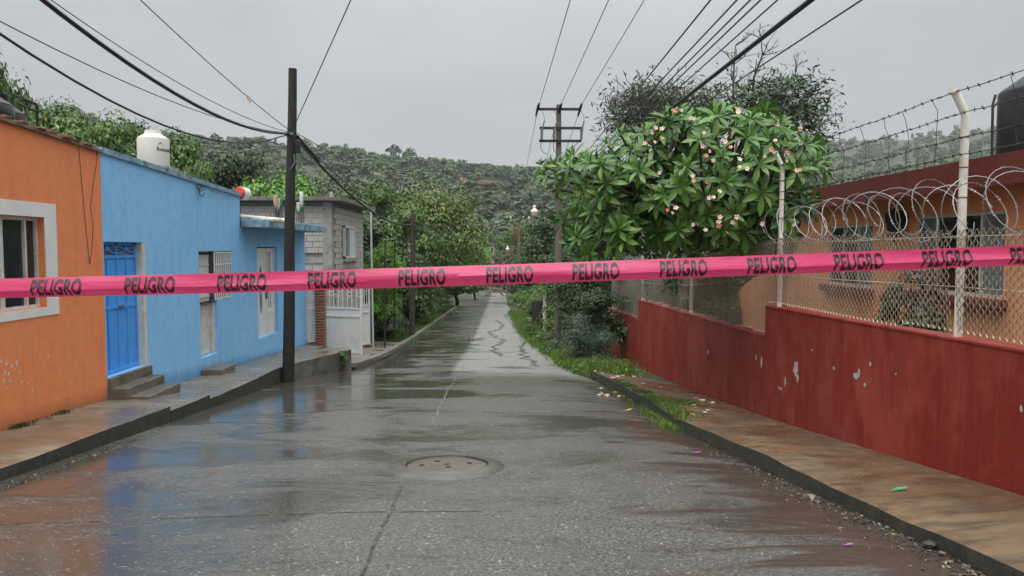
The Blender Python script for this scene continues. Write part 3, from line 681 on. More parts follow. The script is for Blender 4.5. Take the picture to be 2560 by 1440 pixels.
# cable coils on the blue parapet
m = MB()
for cx, cy, rr in ((500, 470, 9), (505, 478, 12), (496, 466, 7)): m.tube([atx(cx + rr*.6*math.cos(q), cy + rr*math.sin(q), XL+.05) for q in np.linspace(.3, 6.0, 16)], .008, 5)
m.tube([atx(px, py, XL+.05) for px, py in ((506, 462), (530, 478), (560, 488), (590, 493), (600, 500), (600, 600))], .007, 5); m.build('coiled_cable', M_CABLE, loc=atx(500, 470, XL+.05), label='black cable coiled at the edge of the blue parapet', cat='cable')
# white tank on a stand
wt = thing('white_water_tank', 'cream water tank with dark lettering on the blue house roof', 'water tank', (-8.5, 18.1, 3.6))
c = (-8.5, 18.1, 3.6); r = .365
MB().lathe([(r*.96, 0), (r, .03), (r, .66), (r*.98, .69), (r*.55, .80), (r*.52, .81), (r*.52, .87), (r*.5, .885), (.0001, .89)], c, 32).build('body', M_WHITET, wt, smooth=True)
st = thing('tank_stand', 'rough wooden stand under the cream water tank', 'stand', (-8.5, 18.1, 2.1)); m = MB()
for sx in (-.3, .3):
    for sy in (-.3, .3): m.box(-8.5+sx-.05, -8.5+sx+.05, 18.1+sy-.05, 18.1+sy+.05, 2.28 if sy < 0 else 2.0, 3.5)
m.box(-8.9, -8.05, 17.72, 18.48, 3.5, 3.6); m.build('frame', M_COLC, st)
# red-faced bucket lying at the end of the parapet
rot = np.array(Vector((.42, .9, -.08)).to_track_quat('Z', 'Y').to_matrix()); c = atx(596, 482, XL-.05)
bk = thing('bucket', 'white bucket with a red face lying on the blue parapet end', 'bucket', tuple(c))
MB().lathe([(.0001, 0), (.135, 0), (.15, .02), (.15, .06)], c, 20, rot).build('face', M_REDBUCK, bk, smooth=True)
MB().lathe([(.140, .062), (.158, .064), (.158, .09), (.14, .26), (.0001, .27)], c, 20, rot).build('pail', M_WHITE, bk, smooth=True)
# ------------------------------------------------------------------ grey block house
YG = 24.8; gx0 = aty(560, 600, YG)[0]; gxc = aty(829, 600, YG)[0]; gzt = aty(700, 503, YG)[2]; YG2 = 30.6
gh = thing('block_house', 'unfinished grey concrete block house with a flat slab roof', 'house', (gxc-2, YG+2, -3.0))
fl = -3.5
MB().box(gx0, gxc-.02, YG+.06, YG+.22, fl, gzt-.02).box(gxc-.2, gxc-.02, YG+.22, YG2, fl, gzt-.02).box(gx0, gxc-.2, YG2-.2, YG2, fl, gzt-.02).build('wall', M_MORTAR, gh)
bB = None
def put_block(x, y, z, L, rz, parent):
    global bB
    if bB is None:
        m = MB(); m.box(0, 1, -.04, .05, 0, .185); bB = m.build('block', M_BLOCK); o = bB
    else: o = bB.copy(); C.objects.link(o)
    o.parent = parent; o.location = Vector((x, y, z)) - Vector(ORG[parent.name]); o.rotation_euler = (0, 0, rz); o.scale = (L, random.uniform(.8, 1.15), random.uniform(.98, 1.01))
ncol = int((gzt-.05 - fl) / .2)
for k in range(ncol):
    z = gzt - .16 - (k+1)*.2
    if z < -1.6: break
    x = gx0 + (0 if k % 2 else .2)
    while x < gxc - .32:
        L = min(.385, gxc-.30-x)
        if L > .08 and not (1.05 < z < 1.3): put_block(x, YG+.05, z, L, 0, gh)
        x += .4
    # street side face (faces the road)
    y = YG + .36 + (0 if k % 2 else .2)
    while y < YG2 - .1:
        L = min(.385, YG2-.1-y)
        zz = z
        in_win = (YX(858, gxc) - .2 < y + L and y < YX(884, gxc) + .15) and (ZX(870, 645, gxc)-.1 < z < ZX(870, 566, gxc))
        if L > .08 and not in_win: put_block(gxc - .02, y, z, L, math.pi/2, gh)
        y += .4
m = MB(); m.box(gxc-.3, gxc+.005, YG-.015, YG+.3, fl, gzt-.01); m.build('corner_column', M_COLC, gh, bevel=.012)
m = MB(); m.box(gx0, gxc-.3, YG-.012, YG+.1, 1.09, 1.29); m.build('ring_beam', M_COLC, gh)
m = MB(); m.box(gx0, gxc+.42, YG-.35, YG2+.35, gzt, gzt+.13); m.build('roof_slab', M_SLAB, gh, bevel=.01)
m = MB(); m.lathe([(.09, 0), (.08, .1), (.05, .2), (.0001, .24)], (aty(829, 505, YG+.5)[0], YG+.5, gzt+.13), 8); m.build('cement_lump', M_COLC, gh)
y0, y1 = YX(858, gxc), YX(884, gxc); z0, z1 = ZX(870, 645, gxc), ZX(870, 566, gxc)
m = MB(); xf = gxc + .03
m.box(xf-.04, xf+.05, y0, y0+.06, z0, z1).box(xf-.04, xf+.05, y1-.06, y1, z0, z1).box(xf-.04, xf+.05, y0, y1, z1-.06, z1).box(xf-.04, xf+.05, y0, y1, z0, z0+.06).box(xf-.04, xf+.05, (y0+y1)/2-.05, (y0+y1)/2+.05, z0, z1)
wg = m.build('window', M_WHITE, gh, label='white sliding window in the block wall')
for a, b, mt in ((y0+.06, (y0+y1)/2-.05, M_GLASSG), ((y0+y1)/2+.05, y1-.06, M_CURT)):
    m = MB(); m.box(xf-.01, xf, a, b, z0+.06, z1-.06); m.build('pane', mt, wg)
m = MB(); m.box(gxc-.02, gxc+.16, y0-.15, y1+.15, z0-.12, z0-.02); m.build('sill', M_COLC, wg)

# rebar stubs capped with upturned bottles on the canopy
def rebar(px, pytop, pybot, Y, tilt=0):
    a = aty(px, pybot, Y); b = aty(px+tilt, pytop, Y); a[2] = CZ - .03
    return a, b
for i, (px, t, Y, mt, hb, lab) in enumerate([(689, 498, 19.0, M_BOTO, .30, 'faded orange bottle upturned on a rebar stub'), (695, 503, 19.1, M_BOTW, .26, 'clouded white bottle upturned on a rebar stub beside the orange one'), (701, 499, 19.2, M_BOTG, .24, 'green and yellow bottle upturned on a rebar stub'),
                                        (746, 510, 21.4, M_BOTW, .27, 'clear pale bottle upturned on a rebar stub, the lower of a pair'), (754, 494, 21.5, M_BOTW, .45, 'tall pale bottle upturned on a rebar stub'), (757, 512, 21.6, M_BOTG, .25, 'green bottle upturned on a rebar stub')]):
    a, b = rebar(px, t + 12, 560, Y)
    o = thing('capped_rebar', lab, 'rebar', tuple(a), 'bottle-capped rebars on the blue canopy')
    for s_ in (-.06, .0, .05): MB().tube([a + [s_, 0, 0], b + [s_*.4, 0, .05]], .009, 5).build('bar', M_DSTEEL, o)
    MB().lathe([(.055, 0), (.06, .02), (.06, hb*.6), (.045, hb*.75), (.02, hb*.92), (.02, hb), (.0001, hb)][::-1] if False else [(.022, 0), (.024, hb*.08), (.05, hb*.3), (.056, hb*.35), (.056, hb*.97), (.045, hb), (.0001, hb)], b - [0, 0, hb*.3], 10).build('bottle', mt, o, smooth=True)

# ------------------------------------------------------------------ brick gate pillar and white gates
pY = 22.6; pa = aty(789, 860, pY); pb = aty(811, 860, pY); zt = pa[2] + 2.1; zb0 = pa[2] - .03
gp = thing('gate_pillar', 'slim red brick gate pillar with pale mortar', 'pillar', (pa[0], pY, zb0-.1))
w_ = pb[0]-pa[0]
MB().box(pa[0]+.008, pb[0]-.008, pY+.008, pY+w_-.008, zb0-.4, zt).build('mortar_core', M_BMORT, gp)
bq = None; z = zb0 - .1; k = 0
while z < zt - .07:
    if k % 2: lst = [(pa[0], pY, w_*.62, .12, 0), (pa[0]+w_*.66, pY, w_*.34, .12, 0), (pb[0]-.1, pY+.13, .1, w_-.13, 1)]
    else: lst = [(pa[0], pY, w_*.32, .12, 0), (pa[0]+w_*.36, pY, w_*.64, .12, 0), (pb[0]-.1, pY+.14, .1, w_*.3, 1), (pb[0]-.1, pY+.14+w_*.34, .1, w_*.26, 1)]
    for (x, y, lx, ly, _) in lst:
        if bq is None: m = MB(); m.box(0, 1, 0, 1, 0, .065); bq = m.build('brick', M_BRICK); o = bq
        else: o = bq.copy(); C.objects.link(o)
        o.parent = gp; o.location = Vector((x, y, z)) - Vector(ORG[gp.name]); o.scale = (lx, ly, random.uniform(.92, 1.05))
    z += .088; k += 1
def gate(name, label, a, b, zb, h, solid, hearts=True):
    a = np.array([*a, zb[0]]); b = np.array([*b, zb[1]]); g = thing(name, label, 'gate', tuple((a+b)/2))
    up = np.array([0, 0, 1.0]); t = (b-a); t[2] = 0; L = np.linalg.norm(t); t /= L; nrm = np.array([t[1], -t[0], 0])
    fr = MB()
    zb_ = max(zb)
    A = np.array([a[0], a[1], zb_]); B = np.array([b[0], b[1], zb_])
    for p in (a, b): fr.bar([p[0], p[1], p[2]+.04], [p[0], p[1], zb_+h], .06, .06)
    for hh in (.08, solid, solid+.26, h): fr.bar(A + up*hh, B + up*hh, .05, .05)
    fr.build('frame', M_GATE, g)
    n = max(4, int(L/.075)); rib = MB(); rows = []
    for i in range(n*2+1):
        q = a + (b-a)*i/(n*2); q[2] = zb_; off = nrm*(.012 if i % 2 else -.012)
        rows.append([q + off + up*.1, q + off + up*solid])
    rib.grid(rows).build('ribbed_panel', M_GATE, g)
    pn = MB(); pn.hexa([A+up*solid-nrm*.006, B+up*solid-nrm*.006, B+up*solid+nrm*.006, A+up*solid+nrm*.006, A+up*(solid+.26)-nrm*.006, B+up*(solid+.26)-nrm*.006, B+up*(solid+.26)+nrm*.006, A+up*(solid+.26)+nrm*.006]); pn.build('plain_panel', M_GATE, g)
    nb = max(3, int(L/.16))
    for i in range(1, nb):
        q = A + (B-A)*i/nb
        MB().bar(q + up*(solid+.26), q + up*h, .022, .022).build('bar', M_GATE, g)
        if hearts and i % 2:
            m = MB(); c = q + up*(solid+.26+(h-solid-.26)*.5) + t*L/nb*.5
            m.tube([c + t*.09*math.sin(s)**3*1.0 + up*(.08*math.cos(s) - .03*math.cos(2*s) - .015*math.cos(3*s)) for s in np.linspace(0, 2*math.pi, 18)], .008, 4, False); m.build('scroll', M_GATE, g)
    MB().bar(a + [0, 0, .02], b + [0, 0, .02], .05, .03).build('rusty_foot', M_RUST, g)
    return g
gate('white_gate', 'white metal gate leaf with ribbed panel standing open before the block house', (aty(814, 870, 24.1)[0], 24.1), (aty(904, 885, 23.6)[0], 23.6), (-1.93, -1.95), 2.5, 1.28)
gate('narrow_gate', 'narrow white gate leaf folded behind the open ribbed gate', (aty(906, 860, 27.0)[0], 27.0), (aty(924, 860, 27.4)[0], 27.4), (-2.1, -2.12), 2.5, 1.28)
gate('side_gate', 'white gate between the blue house and the brick pillar', (XL+.03, YE2+.05), (pa[0]-.03, pY+.1), (zbaseL(YE2)+.0, pa[2]), 2.0, 1.1, False)

# ------------------------------------------------------------------ poles
PA = np.array([-4.55, 15.7]); pzb = zc(15.7)
pt = aty(731, 172, 15.7); pbm = aty(719, 951, 15.7)
up_ = thing('utility_pole', 'tall black wooden utility pole at the kerb by the blue house', 'utility pole', (pbm[0], 15.7, pzb))
pts = [np.array([pbm[0] + (pt[0]-pbm[0])*t + .012*math.sin(t*9), 15.7, pzb - .2 + (pt[2]-pzb+.2)*t]) for t in np.linspace(0, 1, 14)]
m = MB(); m.tube(pts, [.132 - .045*t for t in np.linspace(0, 1, 14)], 16); m.build('post', M_WOOD, up_, smooth=True)
PA3 = np.array([pts[9][0], 15.7, aty(722, 336, 15.7)[2]])
m = MB(); m.lathe([(.115, -.03), (.118, 0), (.115, .03)], PA3, 16); m.build('clamp_band', M_STEEL, up_, smooth=True)
q = PA3 + [.16, -.05, -.27]; m = MB(); m.box(q[0]-.05, q[0]+.06, q[1]-.05, q[1]+.06, q[2]-.13, q[2]+.14); m.build('junction_box', M_CABLE, up_, bevel=.015)
pw = aty(737, 420, 15.58); m = MB(); m.tube([aty(735, 385, 15.57), aty(737, 405, 15.56), aty(730, 418, 15.55), aty(724, 424, 15.57)], .012, 6); m.build('drop_wire', M_STEEL, up_)

PB = np.array([-4.15, 35.0]); bt = aty(1034, 535, 35.0)
pb2 = thing('utility_pole', 'brown wooden utility pole under the dark roadside trees', 'utility pole', (PB[0], PB[1], zc(35)-.1))
m = MB(); m.tube([(aty(1028, 700, 35)[0], 35, zc(35)-.3), (bt[0], 35, bt[2])], [.15, .11], 12); m.build('post', M_WOOD2, pb2, smooth=True)
m = MB(); b3 = aty(1034, 565, 34.88); m.tube([b3 + [0, 0, .15], b3, b3 + [.1, 0, -.3], b3 + [.28, 0, -.55], b3+[.3, .05, -.9]], .025, 6); m.build('cable_loop', M_CABLE, pb2)

HY = 29.6; hb = aty(1390, 720, HY); ht = aty(1397, 262, HY); HX = ht[0]
hp = thing('transformer_pole', 'concrete power pole with three crossarms, cutouts and a grey transformer', 'utility pole', (HX, HY, zc(HY)))
m = MB(); m.tube([(HX, HY, zc(HY)-.3), (HX, HY, ht[2])], [.175, .10], 8); m.build('post', M_CPOLE, hp)
def hpz(py): return aty(1397, py, HY)[2]
def hpx(px): return aty(px, 400, HY)[0]
for py, x0, x1 in ((275, 1343, 1451), (322, 1348, 1453), (354, 1347, 1452)):
    z = hpz(py); yy = HY-.17
    MB().box(hpx(x0), hpx(x1), yy-.04, yy+.04, z-.05, z+.05).build('crossarm', M_DSTEEL, hp)
for px in (1344, 1399, 1449):
    c = np.array([hpx(px), HY-.2, hpz(272)]); m = MB()
    m.tube([c + [.03, -.2, .12], c + [0, 0, 0], c + [-.07, .25, -.30]], [.05, .06, .03], 6)
    for i in range(4): m.lathe([(.03, 0), (.07, .01), (.03, .03)], c + np.array([-.018, .05, -.07])*i, 8)
    m.build('insulator', M_CABLE, hp)
for px in (1353, 1384, 1451):
    c = np.array([hpx(px), HY-.28, hpz(338)]); z0, z1 = hpz(352), hpz(324)
    m = MB(); m.tube([(c[0], c[1], z0), (c[0], c[1], z1)], .045, 8)
    for i in range(5): m.lathe([(.045, 0), (.075, .015), (.045, .03)], (c[0], c[1], z0 + (z1-z0)*(i+.3)/5), 8)
    m.tube([(c[0], c[1]-.09, z0), (c[0]+.05, c[1]-.12, z1+.1), (c[0]+.1, c[1]-.12, z1+.28)], .028, 6); m.build('fuse_cutout', M_CERAM, hp)
    m = MB(); e = np.array([hpx(px + (12 if px < 1400 else -40)), HY-.35, hpz(388)])
    m.tube([np.array([c[0], c[1], z0]) + (e - [c[0], c[1], z0])*t + [-.12*math.sin(t*math.pi), 0, -.1*math.sin(t*math.pi)] for t in np.linspace(0, 1, 9)], .012, 5); m.build('jumper_wire', M_CABLE, hp)
    m = MB(); e = np.array([hpx(px-3), HY-.1, hpz(272)]); m.tube([np.array([c[0], c[1], z1]) + (e - [c[0], c[1], z1])*t + [.14*math.sin(t*math.pi), 0, 0] for t in np.linspace(0, 1, 8)], .01, 4); m.build('jumper_wire', M_CABLE, hp)
tr = MB(); tx0, tx1 = hpx(1366), hpx(1428); tr.box(tx0, tx1, HY+.22, HY+.75, hpz(457), hpz(424)); tb = tr.build('transformer', M_GREYP, hp, bevel=.03)
m = MB(); m.box(tx0+.06, tx1-.06, HY+.205, HY+.225, hpz(446), hpz(432)); m.box(tx0-.03, tx1+.03, HY+.2, HY+.77, hpz(459), hpz(456)); m.build('flange', M_CERAM, tb)
for px in (1372, 1390, 1413):
    c = np.array([hpx(px), HY+.35, hpz(425)]); m = MB(); m.lathe([(.06, 0), (.055, .2), (.09, .22), (.05, .26), (.085, .30), (.05, .34), (.08, .38), (.04, .46), (.0001, .5)], c, 10); m.build('bushing', M_CERAM, tb)
for py in (470, 480, 490): MB().box(HX-.17, HX+.16, HY-.21, HY-.13, hpz(py)-.015, hpz(py)+.02).build('spool_bracket', M_DSTEEL, hp)
MB().tube([(HX+.13, HY-.1, hpz(425)), (HX+.13, HY-.12, hpz(510))], .022, 6).build('conduit', M_CABLE, hp)
m = MB(); la = aty(1380, 530, HY-.2); lb = aty(1342, 519, HY-.4); m.tube([np.array([HX-.1, HY-.1, la[2]-.05]), la, la + (lb-la)*.5 + [0, 0, .14], lb], .03, 6); m.build('lamp_arm', M_CABLE, hp)
def lamp_head(root, c, s, lab=None):
    o = MB().lathe([(.0001, .50*s), (.09*s, .50*s), (.13*s, .40*s), (.13*s, .32*s), (.10*s, .30*s), (.15*s, .17*s), (.30*s, .04*s), (.32*s, -.05*s), (.27*s, -.06*s)], c, 14).build('lamp_head', M_LAMPW, root, smooth=True)
    MB().lathe([(.27*s, -.06*s), (.29*s, -.2*s), (.24*s, -.36*s), (.0001, -.40*s)], c, 14).build('lamp_glass', M_LAMPG, o, smooth=True)
lamp_head(hp, aty(1336, 528, HY-.4), .5)
# far poles down the street
for i, (px, pt_, Y, arms, lab) in enumerate([(1297, 545, 92, (1274, 1326), 'distant pole with insulators and a street lamp, the nearer of two'), (1232, 555, 150, (1216, 1247), 'distant grey pole beside the road end')]):
    b = aty(px, 700, Y); t = aty(px, pt_, Y)
    o = thing('far_utility_pole', lab, 'utility pole', (b[0], Y, zc(Y)), 'poles far down the street')
    MB().tube([(b[0], Y, zc(Y)-.3), (b[0], Y, t[2])], [.2, .13], 8).build('post', M_CPOLE, o)
    MB().box(aty(arms[0], 548, Y)[0], aty(arms[1], 548, Y)[0], Y-.25, Y-.15, t[2]-.3, t[2]-.14).build('crossarm', M_STEEL, o)
    for q in (arms[0]+3, (arms[0]+arms[1])/2+8, arms[1]-4): MB().lathe([(.06, 0), (.09, .12), (.06, .2), (.09, .32), (.0001, .4)], (aty(q, 548, Y)[0], Y-.2, t[2]-.14), 8).build('insulator', M_LAMPW, o)
    if i == 0:
        lc = aty(1269, 622, Y-.5); MB().tube([(b[0], Y, lc[2]-.2), (b[0]-.6, Y-.2, lc[2]+.3), (lc[0]+.1, Y-.5, lc[2]+.3)], .05, 6).build('lamp_arm', M_STEEL, o); lamp_head(o, lc, .8)
# slim posts at the roadside under the trees and a tall pale pipe
for i, (px, pb_, X) in enumerate([(962, 872, None), (986, 858, None), (1006, 848, None)]):
    b = ground_pt(px, pb_); t = aty(px + 1, 600, b[1])
    MB().tube([(b[0], b[1], b[2]-.1), (t[0], t[1], t[2])], .03, 6).build('slim_post', M_DSTEEL, loc=tuple(b), label='thin dark steel post standing on the verge before the trees', cat='post', group='thin posts beyond the white gates')
b = np.array([aty(931, 700, 27)[0], 27, zc(27)]); t = aty(927, 527, 27)
pp = thing('pale_pipe', 'tall thin pale green pipe mast beside the block house', 'pipe', tuple(b))
MB().tube([b, t], .04, 8).build('mast', simple('pale_green_pipe', (.42, .47, .43), .5, bump=0), pp); MB().tube([t, t + [.12, 0, .02], t+[.2, 0, -.2]], .02, 5).build('bent_tip', M_STEEL, pp)

# ------------------------------------------------------------------ overhead cables
def resample(P, n):
    P = np.array(P); d = np.r_[0, np.cumsum(np.linalg.norm(np.diff(P, axis=0), axis=1))]; t = np.linspace(0, d[-1], n)
    return np.stack([np.interp(t, d, P[:, k]) for k in range(3)], 1)
def smoothfit(P, deg=2, n=24, ext=0.0):
    """fit a hanging curve through measured points: straight in plan, parabola in height"""
    P = np.array(P); u = np.linalg.norm(P[:, :2] - P[0, :2], axis=1); c = np.polyfit(u, P[:, 2], deg)
    d = (P[-1, :2] - P[0, :2]) / u[-1]; t = np.linspace(0, u[-1] + ext, n)
    xy = P[0, :2] + t[:, None]*d; return np.column_stack([xy, np.polyval(c, t)])
def cable(name, pts, r, label, mat=M_CABLE, group=None, n=6):
    return MB().tube(pts, r, n).build(name, mat, loc=tuple(pts[0]), smooth=True, label=label, cat='cable', group=group)
A0 = (PA3[0], PA3[1])
def left_cable(pix, target, r, lab, ext=9, attach=True, dz=0):
    P = [vplane(px, py, A0, target) for px, py in pix]
    if attach: P[0] = PA3 + np.array([0, -.08, dz])
    Q = smoothfit(P, 2, 28, ext); Q[0] = P[0]
    return cable('overhead_cable', Q, r, lab)
left_cable([(722, 334), (600, 308), (500, 268), (400, 215), (300, 150), (190, 60), (110, 0)], (-3.4, -15), .024, 'thick black cable bundle sagging from the wooden pole')
left_cable([(700, 333), (640, 345), (550, 351), (475, 339), (400, 316), (312, 275), (225, 227), (150, 180), (71, 130), (0, 78)], (-4, -15), .013, 'black cable sagging lowest from the wooden pole above the tank', dz=-.02)
left_cable([(650, 320), (575, 302), (500, 280), (375, 234), (262, 181), (150, 130), (0, 52)], (-5, -15), .006, 'thin wire running just above the lowest cable', dz=.01)
left_cable([(690, 330), (640, 307), (562, 266), (425, 195), (314, 130), (130, 0)], (-6, -15), .006, 'thin wire running just above the thick cable bundle', dz=.03)
L5 = left_cable([(718, 325), (614, 240), (495, 130), (350, 0)], (-4, -15), .007, 'thin steep wire carrying a small yellow tag', dz=.08)
tg = vplane(618, 243, A0, (-4, -15)); MB().add([tg+[0, 0, .04], tg+[.06, .01, 0], tg+[.05, .02, -.12], tg+[-.01, .01, -.03]], [(0, 1, 2, 3)]).build('wire_tag', simple('yellowed_tag', (.55, .5, .28), .6, bump=0), loc=tuple(tg), label='small yellowed tag hanging on a steep thin wire', cat='tag')
P = [np.array([PA3[0]+.1, PA3[1], aty(742, 312, 15.7)[2]])]; tgt = (3.0, 2.0)
Q1 = vplane(877, 0, A0, tgt); e = Q1 + (Q1 - P[0])*1.3; cable('overhead_cable', [P[0] + (e-P[0])*t + [0, 0, -.25*math.sin(math.pi*t)*0] for t in np.linspace(0, 1, 8)], .010, 'black wire rising over the street from the wooden pole')
# bundle from pole to pole, on along the street
def span(a, b, sag, n=26): a = np.array(a); b = np.array(b); return [a + (b-a)*t - [0, 0, 4*sag*t*(1-t)] for t in np.linspace(0, 1, n)]
bB3 = np.array([bt[0], 34.85, aty(1034, 560, 35)[2]])
cable('overhead_cable', span(PA3 + [.06, .1, -.03], bB3, .62), .034, 'thick black cable bundle running down from the black pole to the brown pole')
cable('overhead_cable', span(PA3 + [.1, .1, 0], bB3 + [.05, 0, .1], .45), .014, 'cable hanging just above the thick bundle down the street')
cable('overhead_cable', span(PA3 + [.1, .1, .05], aty(1125, 520, 48), .25), .010, 'thin wire running from the black pole towards the yellow-green tree', M_WIRE)
sp_ = PA3 + [.1, .12, -.04]; cable('cable_splice', span(sp_, sp_ + (bB3-sp_)*.09 - [0, 0, .2], .0, 6), .062, 'lumpy black splice in the cable bundle beside the black pole')
hz = lambda py: aty(1397, py, HY)[2]
for k, (dy, sg) in enumerate(((0, .95), (.25, 1.2), (.5, .7))):
    cable('overhead_cable', span(bB3 + [0, 0, dy*.4-.1], [HX-.1, HY-.15, hz(492)+dy*.5], sg), .011, ['lowest pale wire sagging across the street between the two poles', 'middle pale wire sagging across the street between the two poles', 'topmost pale wire sagging across the street between the two poles'][k], M_WIRE)
# three line wires on the crossarm, and the lower bundle of service lines
for k, (px, lab) in enumerate(((1346, 'left'), (1399, 'middle'), (1449, 'right'))):
    x = hpx(px); z = hz(268)
    cable('power_line', span([x, HY-.3, z], [x + (.1 if k else .05), -12, z + .25], .12), .011, ['line wire on the crossarm end over the street', 'line wire tied at the pole top of the transformer pole', 'line wire on the crossarm end over the red wall'][k], M_WIRE)
    cable('power_line', span([x-.08, HY+.1, z-.35], [aty([1274, 1305, 1326][k], 545, 92)[0], 91.8, aty(1300, 545, 92)[2]-.1], 1.2), .010, 'line wire running from the transformer pole to the far pole', M_WIRE, 'far line wires')
for k, (px0, r, lab) in enumerate(((1770, .009, 'first service wire over the flowering tree, nearest the street'), (1835, .009, 'second service wire over the flowering tree'), (1868, .009, 'third service wire over the flowering tree'), (1893, .009, 'fourth service wire over the flowering tree'), (1935, .008, 'thin service wire beside the thick service cable'), (2017, .026, 'thick black service cable over the flowering tree'), (2142, .009, 'outermost service wire above the barbed wire'))):
    e = np.array([HX+.05, HY-.2, hz(462 + k*5)]); Yn = 6.6; q = aty(px0, 0, Yn)
    far = q + (q - e)*.6
    cable('service_line', span(e, far, .03), r, lab, M_CABLE if r > .02 else M_WIRE)

# ------------------------------------------------------------------ red wall with chain-link fence
s = NT('red_wall_paint')
a_ = s.noise(.8, 7, .66, map_scale=(1, 1, .55), off=(2, 0, 5)); col = s.mix(s.ramp(a_, .46, .56), (.205, .021, .014), (.285, .045, .031)); a3 = s.noise(1.9, 7, .7, off=(7, 3, 2)); col = s.mix(s.math('MULTIPLY', s.ramp(a3, .50, .66), .38), col, (.33, .085, .062))
st = s.noise(3.6, 6, .7, map_scale=(2.5, 2.5, .22), off=(0, 3, 1)); col = s.mix(s.math('MULTIPLY', s.ramp(st, .52, .70), .4), col, (.34, .085, .065))
st2 = s.noise(2.4, 5, .65, map_scale=(3, 3, .2), off=(5, 1, 1)); col = s.mix(s.math('MULTIPLY', s.ramp(st2, .58, .76), .28), col, (.12, .016, .012))
ch = s.noise(2.6, 8, .66, map_scale=(1, 1, .75), off=(6.5, 3.3, 4.1)); chf = s.ramp(ch, .76, .767); col = s.mix(chf, col, (.42, .40, .37))
fl_ = s.noise(17, 3, .6, off=(1, 1, 3)); flf = s.ramp(fl_, .79, .80); col = s.mix(flf, col, (.55, .50, .46))
hh = s.noise(30, 5, .65); hh = s.math('SUBTRACT', hh, s.math('MULTIPLY', chf, .8)); s.bump(hh, .35, .012)
M_RED = s.fin(col, .55, spec=.25)
def ztR(px, py): return ZX(px, py, XR)
S1, S2, SE = YX(1917, XR), YX(1597, XR), YX(1519, XR)
tops = [(-3, S1, ZX(2560, 885, XR) + .05 , ZX(1940, 775, XR)), (S1, S2, ZX(1905, 842, XR), ZX(1603, 754, XR)), (S2, SE, ZX(1592, 800, XR), ZX(1521, 772, XR))]
t0 = tops[0]; sl0 = (t0[3] - ZX(2560, 885, XR)) / (S1 - YX(2560, XR)); tops[0] = (-3, S1, ZX(2560, 885, XR) + sl0*(-3 - YX(2560, XR)), ZX(2560, 885, XR) + sl0*(S1-YX(2560, XR)))
rw = thing('red_wall', 'long oxblood red garden wall with stepped top and chipped paint', 'wall', (XR+.1, 10, zbaseR(10)))
def wtop(Y):
    for a, b, za, zb in tops:
        if Y <= b: return za + (zb-za)*(Y-a)/(b-a)
    return tops[-1][3]
for i, (a, b, za, zb) in enumerate(tops):
    ys = np.linspace(a, b - .001, 14); f0 = []; 
    m = MB(); m.prism([(y, zbaseR(max(y, 1)) - .5) for y in ys] + [(b-.001, zb), (a, za)], 'x', XR, XR+.18); m.build('wall_section', M_RED, rw)
    m = MB(); m.hexa([(XR-.012, a+.002, za+.001), (XR+.195, a+.002, za+.001), (XR+.195, b-.003, zb+.001), (XR-.012, b-.003, zb+.001), (XR-.012, a+.002, za+.035), (XR+.195, a+.002, za+.035), (XR+.195, b-.003, zb+.035), (XR-.012, b-.003, zb+.035)]); m.build('coping', M_RED, rw, bevel=.008)
# flaked patches where the paint has come off
M_FLAKE = simple('bare_grey_render', (.42, .40, .36), .85, var=.2, scale=12, bump=.3)
def flake(px, py, w, h):
    y, z = atx(px, py, XR)[1:]; sc_ = y/1800
    fw = abs(YX(px-w/2, XR) - YX(px+w/2, XR))*.62; fh = h*sc_*.8
    pts = []
    for q in np.linspace(0, 2*math.pi, 14, endpoint=False):
        rr = random.uniform(.55, 1.05); pts.append((y - fw/2*rr*math.cos(q), z + fh/2*rr*math.sin(q)))
    MB().prism(pts, 'x', XR-.0035, XR+.01).build('bare_patch', M_FLAKE, rw)
for f_ in ((1990, 922, 22, 52), (1994, 945, 12, 30), (2085, 920, 10, 12), (2140, 940, 28, 26), (2148, 932, 10, 30), (2162, 962, 10, 16), (2176, 910, 10, 14), (2553, 1022, 14, 26), (1947, 970, 7, 9), (1953, 972, 6, 10), (1963, 955, 6, 34), (1904, 905, 7, 40), (1890, 895, 5, 20), (2240, 935, 6, 9), (2030, 875, 5, 8), (1770, 880, 6, 16)): flake(*f_)
# fence: posts, mesh, barbed strands
fpx = [(2405, 853), (1953, 772), (1731, 786), (1608, 757), (1534, 775)]
PY = [2.0] + [YX(p[0], XR+.1) for p in fpx]
fz_top = ZX(2405, 585, XR)
fe = thing('chain_link_fence', 'chain-link fence with white angled posts and barbed wire on the red wall', 'fence', (XR+.1, 10, wtop(10)))
fx = XR + .09
bend = [ZX(2424, 274, XR)]*2 + [ZX(1955, 412, XR), ZX(1955, 412, XR)-.25, ZX(1955, 412, XR)-.75, ZX(1955, 412, XR)-.95]
mtop = [fz_top+.02, fz_top, ZX(1953, 602, XR), ZX(1953, 602, XR)-.3, ZX(1953, 602, XR)-.62, ZX(1953, 602, XR)-.8]
tips = []
for i, Y in enumerate(PY):
    zb = wtop(Y+.001) - .1; b = np.array([fx, Y, bend[i]]); t = b + [-.11, 0, .21]; tips.append((t, b))
    MB().tube([(fx, Y, zb), b - [0, 0, .02], b + [-.012, 0, .02], t], [.035, .035, .035, .035], 12).build('post', M_POST, fe, smooth=True)
    MB().lathe([(.036, 0), (.038, .01), (.038, .04), (.0001, .045)], t - [0, 0, .03], 12).build('post_cap', M_POST, fe)
    for zz in (.3, .55, .8):
        c = np.array([fx, Y, mtop[i] + (bend[i]-mtop[i])*zz]); MB().lathe([(.037, 0), (.039, .006), (.037, .012)], c, 10).build('tie_wire', M_RUST, fe)
d_ = .042
